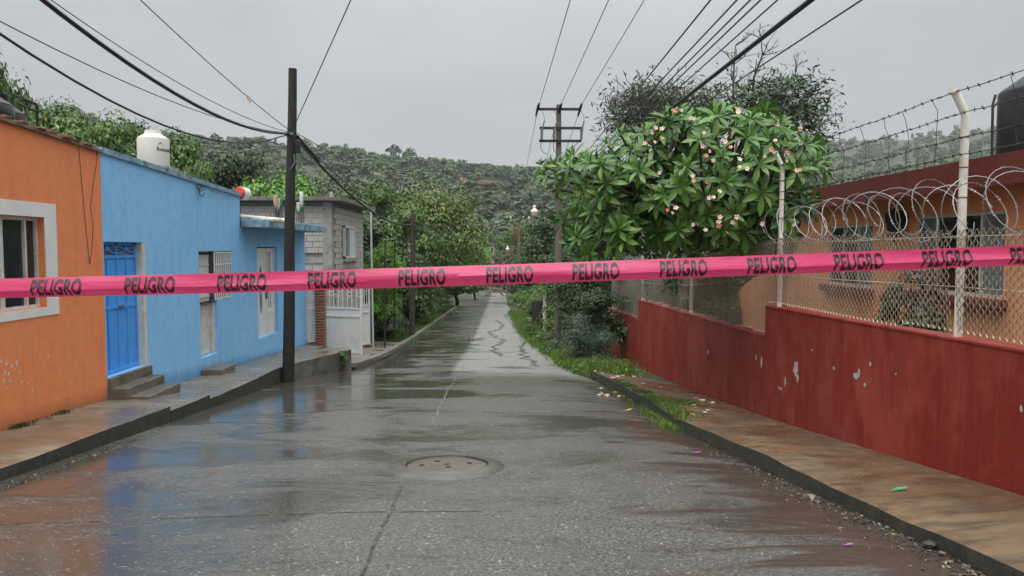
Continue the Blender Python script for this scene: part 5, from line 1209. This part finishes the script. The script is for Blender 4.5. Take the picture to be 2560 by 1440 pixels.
# stakes and odd boards of the broken boundary on the right verge
for px, pb_, pt_, Y, mt, lab in [(1362, 800, 715, 37, M_POST, 'pale weathered stake standing on the right verge'), (1370, 800, 725, 37.5, simple('teal_paint', (.05, .16, .15), .5), 'dark teal gate post on the right verge'), (1343, 795, 752, 40, M_DSTEEL, 'dark rusty sheet of an old gate on the right verge')]:
    a = aty(px, pb_, Y); b = aty(px, pt_, Y); wd = .09 if mt is not M_DSTEEL else .28
    MB().box(a[0]-wd, a[0]+wd, Y-.05, Y+.05, zc(Y)-.3, b[2]).build('verge_stake', mt, loc=(a[0], Y, zc(Y)), bevel=.01, label=lab, cat='stake')

# ------------------------------------------------------------------ frangipani
s = NT('frangipani_leaf'); g = s.n('ShaderNodeNewGeometry'); oi = s.n('ShaderNodeObjectInfo')
rv = s.math('FRACT', s.math('ADD', g.outputs['Random Per Island'], oi.outputs['Random']))
cl = s.mix(rv, (.03, .10, .012), (.115, .25, .032)); cl = s.mix(s.math('MULTIPLY', s.ramp(rv, .82, 1), .5), cl, (.18, .30, .05))
s.fin(cl, .33); tr_ = s.n('ShaderNodeBsdfTranslucent'); s.l(cl, tr_.inputs[0]); mxs = s.n('ShaderNodeMixShader'); mxs.inputs[0].default_value = .18
s.l(s.b.outputs[0], mxs.inputs[1]); s.l(tr_.outputs[0], mxs.inputs[2]); s.l(mxs.outputs[0], s.out.inputs['Surface']); M_FR = s.m
def leaf_mesh(droop, seed):
    V = []; F_ = []; n = 7
    for i in range(n):
        t = i/(n-1); wv = .155*math.sin(min(1, t*1.02)**1.25*math.pi)**.8 if 0 < t < 1 else .006
        z = -droop*t*t; x = t
        V += [(x, -wv, z + wv*.28), (x, 0, z), (x, wv, z + wv*.28)]
    for i in range(n-1):
        for k in range(2): F_.append((i*3+k, i*3+k+1, (i+1)*3+k+1, (i+1)*3+k))
    return np.array(V), np.array(F_)
LV = [leaf_mesh(d, i) for i, d in enumerate((.10, .22, .36))]
LM = [mesh_np('frangipani_leaf', v, f_, M_FR, True) for v, f_ in LV]
ft = thing('frangipani_tree', 'frangipani tree with big glossy leaf rosettes and pink flowers over the fence', 'tree', (6.0, 15.2, -.3))
fo_ = Vector(ORG[ft.name])
CC = np.array([3.62, 12.6, 2.72]); CR = np.array([2.5, 2.0, 1.55])
ros = [(1579, 380), (1716, 417), (1713, 299), (1794, 292), (1866, 346), (2010, 361), (1876, 299), (1947, 311), (1435, 392), (1497, 417), (1597, 427), (1635, 370), (1700, 467), (1813, 455), (1897, 411), (1904, 483), (1460, 483), (1760, 492), (1991, 424), (1522, 492), (1767, 535), (1835, 535), (1697, 595), (1720, 552), (1910, 505), (1545, 440), (1655, 325), (1750, 350), (1805, 390), (1950, 380), (2030, 420), (1640, 500), (1580, 540), (1960, 545), (2000, 480), (1410, 540), (1470, 560), (1540, 590), (1860, 580), (1670, 270 + 40), (1930, 350), (1610, 330), (1520, 365)]
centers = []
for px, py in ros:
    d = ray(px, py); d = d/d[1]
    # front surface of the crown
    e = (EYE - CC)/CR; q = d/CR; A_, B_, C_ = q @ q, 2*(e @ q), e @ e - 1; D_ = B_*B_ - 4*A_*C_
    if D_ > 0: Yf = (-B_ - math.sqrt(D_))/(2*A_)
    else: Yf = -B_/(2*A_)
    centers.append((EYE + d*(Yf + random.uniform(-.1, .25)), True))
rg = np.random.default_rng(77)
for _ in range(310):
    lp = [(1440, 430), (1560, 400), (1480, 540), (1700, 330), (1800, 305), (1900, 330), (2005, 395), (1720, 440), (1850, 440), (1965, 500), (1760, 540), (1880, 560), (1640, 470), (1560, 520), (1930, 430), (1680, 540), (1590, 585), (1690, 600), (1900, 590), (1500, 600)][rg.integers(20)]
    q = aty(lp[0], lp[1], 12.2 + rg.uniform(-1.1, 1.9)); d = rg.normal(0, 1, 3); d /= np.linalg.norm(d)
    centers.append((q + d*np.array([.55, .5, .38])*rg.uniform(.5, 1.1), False))
leafs = []
for c, front in centers:
    ax = (c - CC)/CR; ax = ax/(np.linalg.norm(ax)+1e-6) + np.array([0, -.25 if front else 0, .75]); ax /= np.linalg.norm(ax)
    axv = Vector(ax); qrot = axv.to_track_quat('Z', 'Y'); n = random.randint(13, 17); g0 = random.uniform(0, 6.28); rs_ = random.uniform(.72, 1.18)
    for i in range(n):
        t = i/n; el = R_(72 - 100*t + random.uniform(-10, 10)); az = g0 + i*2.39996; L = (.17 + .19*min(1, t*1.6))*random.uniform(.8, 1.15)*rs_*.86
        M = Matrix.Translation(Vector(c)) @ qrot.to_matrix().to_4x4() @ Matrix.Rotation(az, 4, 'Z') @ Matrix.Rotation(-el, 4, 'Y') @ Matrix.Translation((.03, 0, 0)) @ Matrix.Rotation(random.uniform(-.35, .35), 4, 'X') @ Matrix.Diagonal((L, L, L, 1))
        leafs.append((c[1] - (.0 if front else -1.0), M, 0 if t < .3 else random.choice((1, 1, 2)), front))
# the leaves of the front rosettes are separate parts, the rest one mass
random.shuffle(leafs); leafs.sort(key=lambda a: a[0])
offm = Matrix.Translation(-fo_)
for _, M, k, fr in leafs[:300]:
    o = bpy.data.objects.new('leaf', LM[k]); C.objects.link(o); o.parent = ft; o.matrix_local = offm @ M
VV, FF, b0 = [], [], 0
for _, M, k, fr in leafs[300:]:
    v, f_ = LV[k]; Mn = np.array(offm @ M); VV.append(v @ Mn[:3, :3].T + Mn[:3, 3]); FF.append(f_ + b0); b0 += len(v)
o = link('leaf_mass', mesh_np('leaf_mass', np.concatenate(VV), np.concatenate(FF), M_FR, True), None, ft, None, ORG[ft.name]); o['kind'] = 'stuff'
m = MB(); base = np.array([6.0, 15.2, -.3]); fk = np.array([5.7, 14.7, 1.9]); m.tube([base, (base+fk)/2 + [.05, 0, 0], fk], [.17, .14, .12], 9)
hubs = []
for k in range(7):
    a = k/7*6.28; h = CC + np.array([math.cos(a)*1.0, math.sin(a)*.8, -.5 + .3*math.sin(k*2)]); hubs.append(h); m.tube([fk, (fk+h)/2 + [0, 0, -.12], h], [.09, .07, .05], 7)
m.build('trunk', M_BARKG, ft, smooth=True); m = MB()
for c, _ in centers:
    h = min(hubs, key=lambda q: np.linalg.norm(q-c)); m.tube([h, (h+c)/2 - [0, 0, .1], c], [.035, .028, .02], 5)
m.build('branches', M_BARKG, ft)
def flower_mesh(name, mat, mat2):
    V, F_ = [], []
    for k in range(5):
        a = k*2*math.pi/5; b = len(V)
        for r, w_, z in ((.006, .004, 0), (.025, .016, .008), (.042, .017, .010), (.055, .006, .004)):
            for sg in (-1, 1): V.append((r*math.cos(a) - sg*w_*math.sin(a), r*math.sin(a) + sg*w_*math.cos(a), z + (.004 if sg > 0 else 0)))
        for i in range(3): F_.append((b+i*2, b+i*2+1, b+i*2+3, b+i*2+2))
    return mesh_np(name, np.array(V), np.array(F_), mat)
FM = [flower_mesh('flower', M_PETAL, 0), flower_mesh('flower', M_PETAL2, 0)]
flw = [(1655, 322), (1655, 345), (1637, 355), (1630, 331), (1640, 320), (1840, 271), (1846, 280), (1735, 297), (1728, 296), (1685, 277), (1704, 276), (1815, 340), (1814, 355), (1827, 368), (1757, 366), (1784, 401), (1774, 378), (1766, 389), (1849, 398), (1849, 417), (1868, 422), (1929, 375), (1912, 390), (1938, 351), (1967, 402), (2000, 425), (1992, 426), (1733, 440), (1734, 452), (1768, 455), (1799, 478), (1773, 495), (1784, 493), (1669, 525), (1681, 532), (1800, 543), (1797, 555), (1798, 565), (1764, 575), (1842, 543), (1832, 556), (1817, 582), (1733, 562), (1649, 432), (2002, 318), (1998, 325), (1945, 312), (1613, 358), (1760, 332), (1970, 382), (1982, 562), (1906, 640-80), (1690, 610-90)]
for i, (px, py) in enumerate(flw):
    d = ray(px, py); d = d/d[1]; e = (EYE - CC)/(CR*1.05); q = d/(CR*1.05); A_, B_, C_ = q @ q, 2*(e @ q), e @ e - 1; D_ = B_*B_ - 4*A_*C_
    Yf = (-B_ - math.sqrt(max(D_, 0)))/(2*A_) - .22; c = EYE + d*Yf
    o = bpy.data.objects.new('flower', FM[1 if i % 4 == 1 else 0]); C.objects.link(o); o.parent = ft; o.location = Vector(c) - fo_
    o.rotation_euler = (R_(70) + random.uniform(-.5, .5), random.uniform(-.5, .5), random.uniform(-.6, .6)); o.scale = [random.uniform(.5, .8)]*3

# ------------------------------------------------------------------ half-bare tree with dry vines behind it
bt_ = thing('half_bare_tree', 'half-bare tree with black twigs and dry vines above the frangipani', 'tree', (6.2, 20.5, -1.2)); m = MB(); tips_ = []
rg = np.random.default_rng(5)
def grow(p, d, L, r, dep, bare):
    n = 4; pts = [p]; q = p.copy()
    for i in range(n):
        d = d + rg.normal(0, .13, 3); d[2] += .03; d /= np.linalg.norm(d); q = q + d*L/n; pts.append(q.copy())
    m.tube(pts, list(np.linspace(r, r*.55, n+1)), 5 if dep < 2 else 3)
    if dep >= 2: tips_.append((q.copy(), dep, bare))
    if dep >= 5 or r < .004: return
    for _ in range(3 if dep < 3 else 2):
        t = rg.uniform(.35, 1); b = pts[min(n, max(1, int(t*n+.5)))]; nd = d + rg.normal(0, .55, 3); nd[2] = abs(nd[2])*.6 + .15; nd /= np.linalg.norm(nd); grow(b, nd, L*rg.uniform(.55, .78), r*.55, dep+1, bare)
b0_ = np.array([6.2, 20.5, -1.2]); m.tube([b0_, b0_ + [0, 0, 2.6], b0_ + [-.1, 0, 3.6]], [.22, .18, .16], 8)
for px, py in ((1830, 115), (1905, 90), (1985, 180), (1755, 260), (1690, 230), (1640, 250), (2010, 260), (1600, 270)):
    e = aty(px, py, 20.5 + rg.uniform(-1, 1)); st_ = b0_ + [-.1, 0, 3.4]; v = e - st_; n1 = np.linalg.norm(v)
    pts = [st_ + v*t + np.array([.25*math.sin(t*3), 0, .25*math.sin(t*math.pi)]) + rg.normal(0, .05, 3) for t in np.linspace(0, 1, 9)]; m.tube(pts, list(np.linspace(.085, .012, 9)), 6)
    for k in range(3, 9):
        for _ in range(2 if k < 6 else 3): dd = v/n1 + rg.normal(0, .55, 3); dd[2] = abs(dd[2])*.7; dd /= np.linalg.norm(dd); grow(pts[k], dd, .75 - .045*k, .018, 3, py < 200)
for e2 in ((2075, 330), (2100, 345)):
    e = aty(*e2, 20); s0 = aty(2000, 320, 20.2); m.tube([s0 + (e-s0)*t + [0, 0, .06*math.sin(t*6)] for t in np.linspace(0, 1, 6)], list(np.linspace(.03, .006, 6)), 4)
m.build('trunk', M_BARK, bt_)
P_, N_ = [], []
for q, dep, bare in tips_:
    if q[2] > 6.3 and rg.random() < .93: continue
    pxx = 1245 + q[0]/q[1]*1800
    for _ in range(7 if (q[2] < 5.6) else 2): P_.append(q + rg.normal(0, .14, 3)); N_.append([0, -.3, .8])
for cx_, cy_, n_, sx, sy in ((1630, 270, 1500, 50, 38), (1960, 280, 1100, 48, 38), (1880, 260, 900, 55, 34), (2035, 300, 800, 30, 48), (1760, 280, 900, 60, 28), (1990, 212, 220, 25, 12), (1925, 225, 420, 28, 20), (1560, 300, 500, 30, 30)):
    for _ in range(n_): P_.append(aty(cx_ + rg.normal(0, sx), cy_ + rg.normal(0, sy), 20.2 + rg.normal(0, .8))); N_.append([0, -.3, .8])
V, F_ = leaves(np.array(P_), np.array(N_), .20, rg, .24, .6); link('crown', mesh_np('crown', V - ORG[bt_.name], F_, M_LEAFS['dark']), None, bt_, None, ORG[bt_.name])
m = MB()
for _ in range(420):
    c = aty(rg.choice([1560, 1600, 1640, 1700, 1745, 1580, 1660]) + rg.normal(0, 30), 235 + abs(rg.normal(0, 45)), 19.6 + rg.normal(0, .5)); d = rg.normal(0, 1, 3); d /= np.linalg.norm(d); pts = [c]
    for i in range(7): d = d + rg.normal(0, .5, 3); d /= np.linalg.norm(d); pts.append(pts[-1] + d*.11)
    m.tube(pts, .008, 3)
m.build('dry_vines', simple('dry_vine_brown', (.06, .04, .035), .9, bump=0), bt_)

# ------------------------------------------------------------------ hillside woods, houses and single trees far away
rgf = np.random.default_rng(99); Vs, Fs, off = [], [], 0
fars = []
for _ in range(3300):
    rho = 125 + 470*rgf.random()**.8; px = rgf.uniform(-60, 2620)
    if _ > 2850: rho = rgf.uniform(600, 1150); px = rgf.uniform(1950, 2620)
    a = (px-1245)/1800; y = rho/math.hypot(1, a); x = a*y
    if abs(x) < 9 and y < 190: continue
    z = float(terr(np.array([x]), np.array([y]))[0]); fars.append((x, y, z, rho))
fars.sort(key=lambda q: q[3])
FP = []
for kk in ('far1', 'far2', 'far3'):
    me = PROTO[kk][0]; v = np.empty(len(me.vertices)*3, np.float32); me.vertices.foreach_get('co', v); FP.append(v.reshape(-1, 4, 3))
for i, (x, y, z, rho) in enumerate(fars):
    H = rgf.uniform(3.5, 9) * (1 if rgf.random() > .06 else 1.5); W = rgf.uniform(3.5, 13)
    if i < 170:
        key = ['far1', 'far2', 'far3', 'olive1', 'olive2', 'blue1'][rgf.integers(6)] if rgf.random() > .04 else 'rust1'
        tree(key, x, y, z-.3, H, W, {'far1': 'olive wooded-slope tree on the distant hillside', 'far2': 'green wooded-slope tree on the distant hillside', 'far3': 'bluish wooded-slope tree on the distant hillside', 'olive1': 'olive grey tree low on the distant hillside', 'olive2': 'olive grey tree low on the distant hillside', 'blue1': 'bluish grey-green tree low on the distant hillside', 'rust1': 'orange-flowering tree on the distant hillside'}[key], name='hillside_tree', group='trees low on the distant hillside')
    else:
        v = FP[rgf.integers(3)]; n_ = 300 if rho < 330 else 170; sel = rgf.choice(len(v), n_, replace=False); q = v[sel].reshape(-1, 3).copy()
        c = q.reshape(-1, 4, 3); mid = c.mean(1, keepdims=True); c = mid + (c-mid)*(2.3 if n_ == 300 else 2.9); q = c.reshape(-1, 3)
        an = rgf.uniform(0, 6.28); ca, sa = math.cos(an), math.sin(an); q = np.column_stack([(q[:, 0]*ca - q[:, 1]*sa)*W + x, (q[:, 0]*sa + q[:, 1]*ca)*W + y, q[:, 2]*H + z - .3]); Vs.append(q); Fs.append(np.arange(len(q)).reshape(-1, 4) + off); off += len(q)
s = NT('hill_forest_leaf'); nb = s.noise(.045, 4, .6); nb2 = s.noise(.16, 3, .6, off=(5, 5, 5)); g = s.n('ShaderNodeNewGeometry')
c = s.mix(s.ramp(nb, .38, .62), (.018, .044, .008), (.085, .14, .024)); c = s.mix(s.math('MULTIPLY', s.ramp(nb2, .5, .7), .6), c, (.062, .072, .03)); c = s.mix(s.math('MULTIPLY', g.outputs['Random Per Island'], .25), c, (.022, .036, .012)); M_HF = s.fin(c, .6)
link('hill_forest', mesh_np('hill_forest', np.concatenate(Vs), np.concatenate(Fs), M_HF), None, kind='stuff', label='dense green wood covering the misty hills', cat='forest')
def hill_pt(px, py, lo=120., hi=900.):
    d = ray(px, py)
    for Y in np.geomspace(lo, hi, 900):
        p = EYE + d*Y/d[1]
        if p[2] < float(terr(np.array([p[0]]), np.array([p[1]]))[0]) + 2.0: return p
    return EYE + d*500/d[1]
M_HW1 = simple('far_cream_wall', (.42, .38, .31), .9, bump=0); M_HW2 = simple('far_brick_wall', (.40, .19, .13), .9, bump=0); M_HW3 = simple('far_block_wall', (.34, .31, .28), .9, bump=0); M_HB = simple('far_blue_shutter', (.06, .12, .40), .6, bump=0)
for px, py, wpx, hpx_, mw, lab, blue in [(690, 412, 62, 18, M_HW3, 'grey block house on the hill above the lime green tree', 0), (605, 398, 24, 14, M_HW2, 'small red house on the hill behind the mango tree', 0), (975, 428, 14, 14, M_HW2, 'small pinkish hut on the ridge', 0), (945, 424, 38, 8, M_HW1, 'low cream house on the ridge', 0), (1160, 442, 16, 8, simple('far_orange_wall', (.6, .32, .1), .8, bump=0), 'small orange house among the hillside trees', 0), (1246, 474, 34, 14, M_HW1, 'white-columned house with red roof on the hillside', 0), (1308, 482, 40, 14, M_HW3, 'hillside house with a bright blue shutter', 1), (1262, 432, 24, 10, M_HW3, 'dark house on the ridge top among trees', 0), (1325, 432, 30, 7, M_HW1, 'long pale house on the ridge top', 0), (1005, 474, 16, 16, M_HW3, 'weathered stone hut low on the hillside', 0), (1225, 632, 20, 40, M_HW1, 'pale house wall at the end of the street', 0)]:
    p = hill_pt(px, py + hpx_/2, 115) if py < 600 else aty(px, py+hpx_/2, 120); sc_ = p[1]/1800; W, H = wpx*sc_, hpx_*sc_; zb = p[2]-3
    h_ = thing('hill_house', lab, 'house', (p[0], p[1], zb)); D = max(3, W*.7)
    MB().box(p[0]-W/2, p[0]+W/2, p[1], p[1]+D, zb, p[2]+H).build('wall', mw, h_)
    MB().box(p[0]-W/2-.3, p[0]+W/2+.3, p[1]-.3, p[1]+D+.3, p[2]+H+.002, p[2]+H+.3).build('roof', M_HW2 if 'red roof' in lab else M_SLAB, h_)
    for k in range(2): xx = p[0]-W/4+k*W/2; MB().box(xx-W*.1, xx+W*.1, p[1]-.05, p[1]+.05, p[2]+H*.3, p[2]+H*.8).build('window', M_HB if (blue and k == 0) else M_DARK, h_)
# prominent tree tops on the skyline
for px, pt_, wpx, key, lab in [(1088, 397, 34, 'blue1', 'lone round tree standing on the ridge line'), (1190, 408, 40, 'dark1', 'dark pointed tree on the ridge beside the lone round tree'), (1225, 408, 44, 'dark2', 'dark ridge tree next to the dark ridge-top house'), (960, 402, 60, 'mid1', 'green tree by the mast on the ridge'), (1040, 410, 40, 'dark2', 'dark ridge tree left of the lone round tree'), (1215, 455, 70, 'rust1', 'orange flowering crown on the hillside above the road end')]:
    p = hill_pt(px, pt_ + 26); tree(key, p[0], p[1], p[2]-3, aty(px, pt_, p[1])[2]-p[2]+3, wpx*p[1]/1800, lab, name='ridge_tree')
p = hill_pt(961, 425); MB().tube([(p[0], p[1], p[2]-2), (p[0], p[1], aty(961, 399, p[1])[2])], .25, 6).build('ridge_mast', M_DSTEEL, loc=tuple(p), label='thin dark mast on the ridge', cat='mast')

# ------------------------------------------------------------------ grass, weeds, fallen flowers, litter
def grass(name, label, pts, n, hmin, hmax, seed, wd=.008, zf=None, spread=.1, mat='grass'):
    rg = np.random.default_rng(seed); pts = np.array(pts); V, F_ = [], []
    k = rg.integers(0, len(pts), n); c = pts[k] + np.column_stack([rg.normal(0, spread, n), rg.normal(0, spread*1.4, n), np.zeros(n)])
    if zf is not None: c[:, 2] = [zf(a, b) for a, b in c[:, :2]]
    h = rg.uniform(hmin, hmax, n); an = rg.uniform(0, 6.28, n); ln = rg.uniform(.1, .7, n)*h
    d = np.column_stack([np.cos(an), np.sin(an), np.zeros(n)]); sd = np.column_stack([-np.sin(an), np.cos(an), np.zeros(n)])*wd
    up = np.zeros((n, 3)); up[:, 2] = h
    V = np.stack([c - sd, c + sd, c + d*ln[:, None]*.4 + up*.6 + sd*.7, c + d*ln[:, None] + up - sd*.1], 1).reshape(-1, 3)
    return link(name, mesh_np(name, V, np.arange(n*4).reshape(-1, 4), M_LEAFS[mat]), None, kind='stuff', label=label, cat='grass')
def sideR(x, y):
    if y < O_[-1][1]:
        ky_ = [o[1] for o in O_]; kz_ = [o[2] for o in O_]; kx_ = [o[0] for o in O_]; xo = np.interp(y, ky_, kx_); zo = np.interp(y, ky_, kz_)
        if x >= xo: return zo + (zbaseR(y)-zo)*(x-xo)/(XR-xo)
    return float(road_z(x, y)) if x <= xr(y) else float(zc(y)) - .12
gpts = []
for px, py in ((1700, 1030), (1680, 1035), (1660, 1020), (1640, 1005), (1620, 1000), (1600, 985), (1580, 985), (1560, 970), (1540, 960), (1690, 1005), (1660, 1005), (1640, 1015), (1720, 1005), (1670, 1045), (1630, 1020)): p = ground_pt(px, py); gpts.append((p[0]+.02, p[1], p[2]))
grass('gutter_grass', 'short bright grass growing along the right gutter', gpts, 9000, .02, .065, 3, .005, sideR, .11)
vp_ = []
for y in np.arange(17.5, 62, .5): 
    for dx in (.1, .35, .6, .9): vp_.append((xr(y)+dx+random.uniform(-.1, .1), y, zc(y)-.1))
grass('verge_grass', 'long green grass on the right road verge', vp_, 34000, .06, .30, 4, .008, None, .18)
rgw = np.random.default_rng(21); kw_ = rgw.integers(0, len(vp_), 9000); Pw = np.array(vp_)[kw_] + np.column_stack([rgw.normal(.1, .25, 9000), rgw.normal(0, .3, 9000), np.abs(rgw.normal(0, .13, 9000))]); V, F_ = leaves(Pw, np.tile([0, -.2, 1.0], (9000, 1)), .07, rgw, .5, .5)
link('verge_weeds', mesh_np('verge_weeds', V, F_, M_LEAFS['mid']), None, kind='stuff', label='mixed broad-leaved weeds on the right road verge', cat='weeds')
vl = []
for y in np.arange(31, 74, .6):
    for dx in (.35, .7, 1.2, 1.8): vl.append((xl(y)-dx, y, zc(y)-.08))
grass('left_verge_grass', 'weeds and grass on the left verge behind the low kerb', vl, 14000, .08, .30, 5, .014, None, .25, 'mid')
wp = [atx(px, py, XL+.05) for px, py in ((140, 1035), (160, 1027), (150, 1030), (30, 1070), (40, 1068), (50, 1066), (100, 1050), (60, 1062), (575, 908), (570, 910))]
wp = [(p[0]+.02, p[1], zbaseL(p[1])) for p in wp]; grass('wall_foot_weeds', 'tiny dark weeds at the foot of the orange wall', wp, 420, .02, .06, 6, .005, None, .05, 'dark')
# fallen frangipani flowers
for i in range(52):
    px, py = random.choice([(random.uniform(1480, 1620), random.uniform(925, 990)), (random.uniform(1600, 1830), random.uniform(950, 1040)), (random.uniform(1660, 1800), random.uniform(970, 1030)), (random.uniform(1490, 1560), random.uniform(945, 985))])
    p = ground_pt(px, py); z = sideR(p[0], p[1])
    if p[0] > XR - .1: continue
    o = bpy.data.objects.new('fallen_flower', FM[1 if random.random() < .2 else 0]); C.objects.link(o); o.location = (p[0], p[1], z + .012); o.rotation_euler = (random.uniform(-.25, .25), random.uniform(-.25, .25), random.uniform(0, 6)); o.scale = [random.uniform(.7, 1.0)]*3
    tag(o, 'pale pink frangipani flower fallen on the wet pavement or gutter', 'flower', 'fallen flowers below the frangipani')
def litter_leaf(px, py, L, mat, lab, name='fallen_leaf', on=None, cat='leaf'):
    p = ground_pt(px, py); z = sideR(p[0], p[1]) if on is None else on; v, f_ = leaf_mesh(-.15, 1); v = v*[L, L*1.1, L]; a = random.uniform(-.5, .5); ca, sa = math.cos(a), math.sin(a)
    v = np.column_stack([v[:, 0]*ca - v[:, 1]*sa, v[:, 0]*sa + v[:, 1]*ca, v[:, 2]+.008])
    o = link(name, mesh_np(name, v, f_, mat, True), None, None, (p[0], p[1], z), None, lab, cat); return o
M_YL = simple('yellow_leaf', (.62, .42, .02), .4, bump=0); M_GW = simple('green_wrapper', (.05, .28, .14), .35, bump=0); M_MG = simple('magenta_petal', (.45, .06, .40), .5, bump=0)
litter_leaf(1562, 1018, .16, M_YL, 'bright yellow leaf lying at the edge of the gutter grass')
o = litter_leaf(2225, 1250, .16, M_GW, 'crumpled green wrapper on the ochre pavement', 'wrapper', cat='litter'); 
litter_leaf(2110, 1357, .07, M_MG, 'magenta petal on the wet road by the kerb', 'fallen_petal', cat='petal'); litter_leaf(1733, 1121, .10, M_MG, 'purple-pink petal on the muddy road edge', 'fallen_petal', cat='petal')
# stones and leaf litter in the right gutter
for i in range(34):
    t = random.random(); px = 1900 + 640*t + random.uniform(-40, 10); py = 1195 + (px-2000)*.44 + random.uniform(-6, 40)
    p = ground_pt(px, py); p[0] = min(p[0], xr(p[1]) - .03); z = sideR(p[0], p[1]); r = random.uniform(.008, .022) if i > 1 else .05
    rgk = np.random.default_rng(400+i); bm = bmesh.new(); bmesh.ops.create_icosphere(bm, subdivisions=1, radius=r)
    for v in bm.verts: v.co *= rgk.uniform(.7, 1.2); v.co.z *= .65
    me = bpy.data.meshes.new('stone'); bm.to_mesh(me); bm.free(); link('stone', me, [M_STEP, M_KERB, M_STEP][i % 3], None, (p[0], p[1], z + r*.4), None, 'small loose stone lying in the right gutter' if i > 1 else ('fist-sized stone against the right kerb, the paler one' if i == 0 else 'fist-sized dark stone against the right kerb'), 'stone', 'stones in the right gutter')
rg = np.random.default_rng(8); n = 1500; P_ = []
for _ in range(n):
    px = rg.uniform(1760, 2620); py = 1075 + (px-1760)*.47 + rg.normal(10, 26); p = ground_pt(px, py)
    if p[1] < 2 or p[0] > xr(p[1]): continue
    P_.append((p[0], p[1], sideR(p[0], p[1]) + .006))
for _ in range(320): px = rg.uniform(0, 420); p = ground_pt(px, 1212 - px*.36 + rg.normal(4, 5)); P_.append((p[0], p[1], road_z(p[0], p[1])+.005))
V, F_ = leaves(np.array(P_), np.tile([0, 0, 1.0], (len(P_), 1)), .030, rg, .55, .25)
s = NT('leaf_litter_browns'); g = s.n('ShaderNodeNewGeometry'); cr = s.n('ShaderNodeValToRGB'); s.l(g.outputs['Random Per Island'], cr.inputs[0])
for k, (ps, cl_) in enumerate(((0, (.02, .015, .01, 1)), (.5, (.05, .035, .022, 1)), (.8, (.13, .10, .06, 1)), (.93, (.2, .2, .07, 1)), (1, (.32, .28, .22, 1)))):
    e = cr.color_ramp.elements[k] if k < 2 else cr.color_ramp.elements.new(ps); e.position = ps; e.color = cl_
M_LIT = s.fin(cr.outputs[0], .5)
link('leaf_litter', mesh_np('leaf_litter', V, F_, M_LIT), None, kind='stuff', label='scatter of dark leaf litter and grit along the kerbs', cat='litter')
# branches washed onto the far road
for k, (px, py, lab) in enumerate([(1245, 732, 'fallen brown branch heap lying on the far road'), (1215, 742, 'small reddish debris on the far road'), (1130, 735, 'brown broken branch on the left verge')]):
    p = ground_pt(px, py); m = MB(); rgk = np.random.default_rng(700+k)
    for _ in range(26 if k == 0 else 9): c = p + np.array([rgk.normal(0, 1.0 if k == 0 else .5), rgk.normal(0, 1.2), .15]); d = rgk.normal(0, 1, 3)*[1, 1, .25]; d /= np.linalg.norm(d); m.tube([c - d*.6, c + [0, 0, .1], c + d*.6], .05, 4)
    m.build('debris_branch', simple(f'washed_branch_{k}', (.16, .07, .05), .8), loc=tuple(p), label=lab, cat='branch')

# ------------------------------------------------------------------ haze
hz_ = MB(); hz_.box(-1560, 1560, -70, 1760, -14.0, 175); hb_ = hz_.build('haze', None, kind='stuff', label='thin grey rain haze over the valley', cat='haze')
hm = bpy.data.materials.new('rain_haze'); hm.use_nodes = True; hn = hm.node_tree; hn.nodes.clear()
ho = hn.nodes.new('ShaderNodeOutputMaterial'); hv = hn.nodes.new('ShaderNodeVolumePrincipled'); hv.inputs['Density'].default_value = .00024; hv.inputs['Color'].default_value = (.93, .95, .97, 1); hv.inputs['Anisotropy'].default_value = .2
hn.links.new(hv.outputs[0], ho.inputs['Volume']); hb_.data.materials.clear(); hb_.data.materials.append(hm)
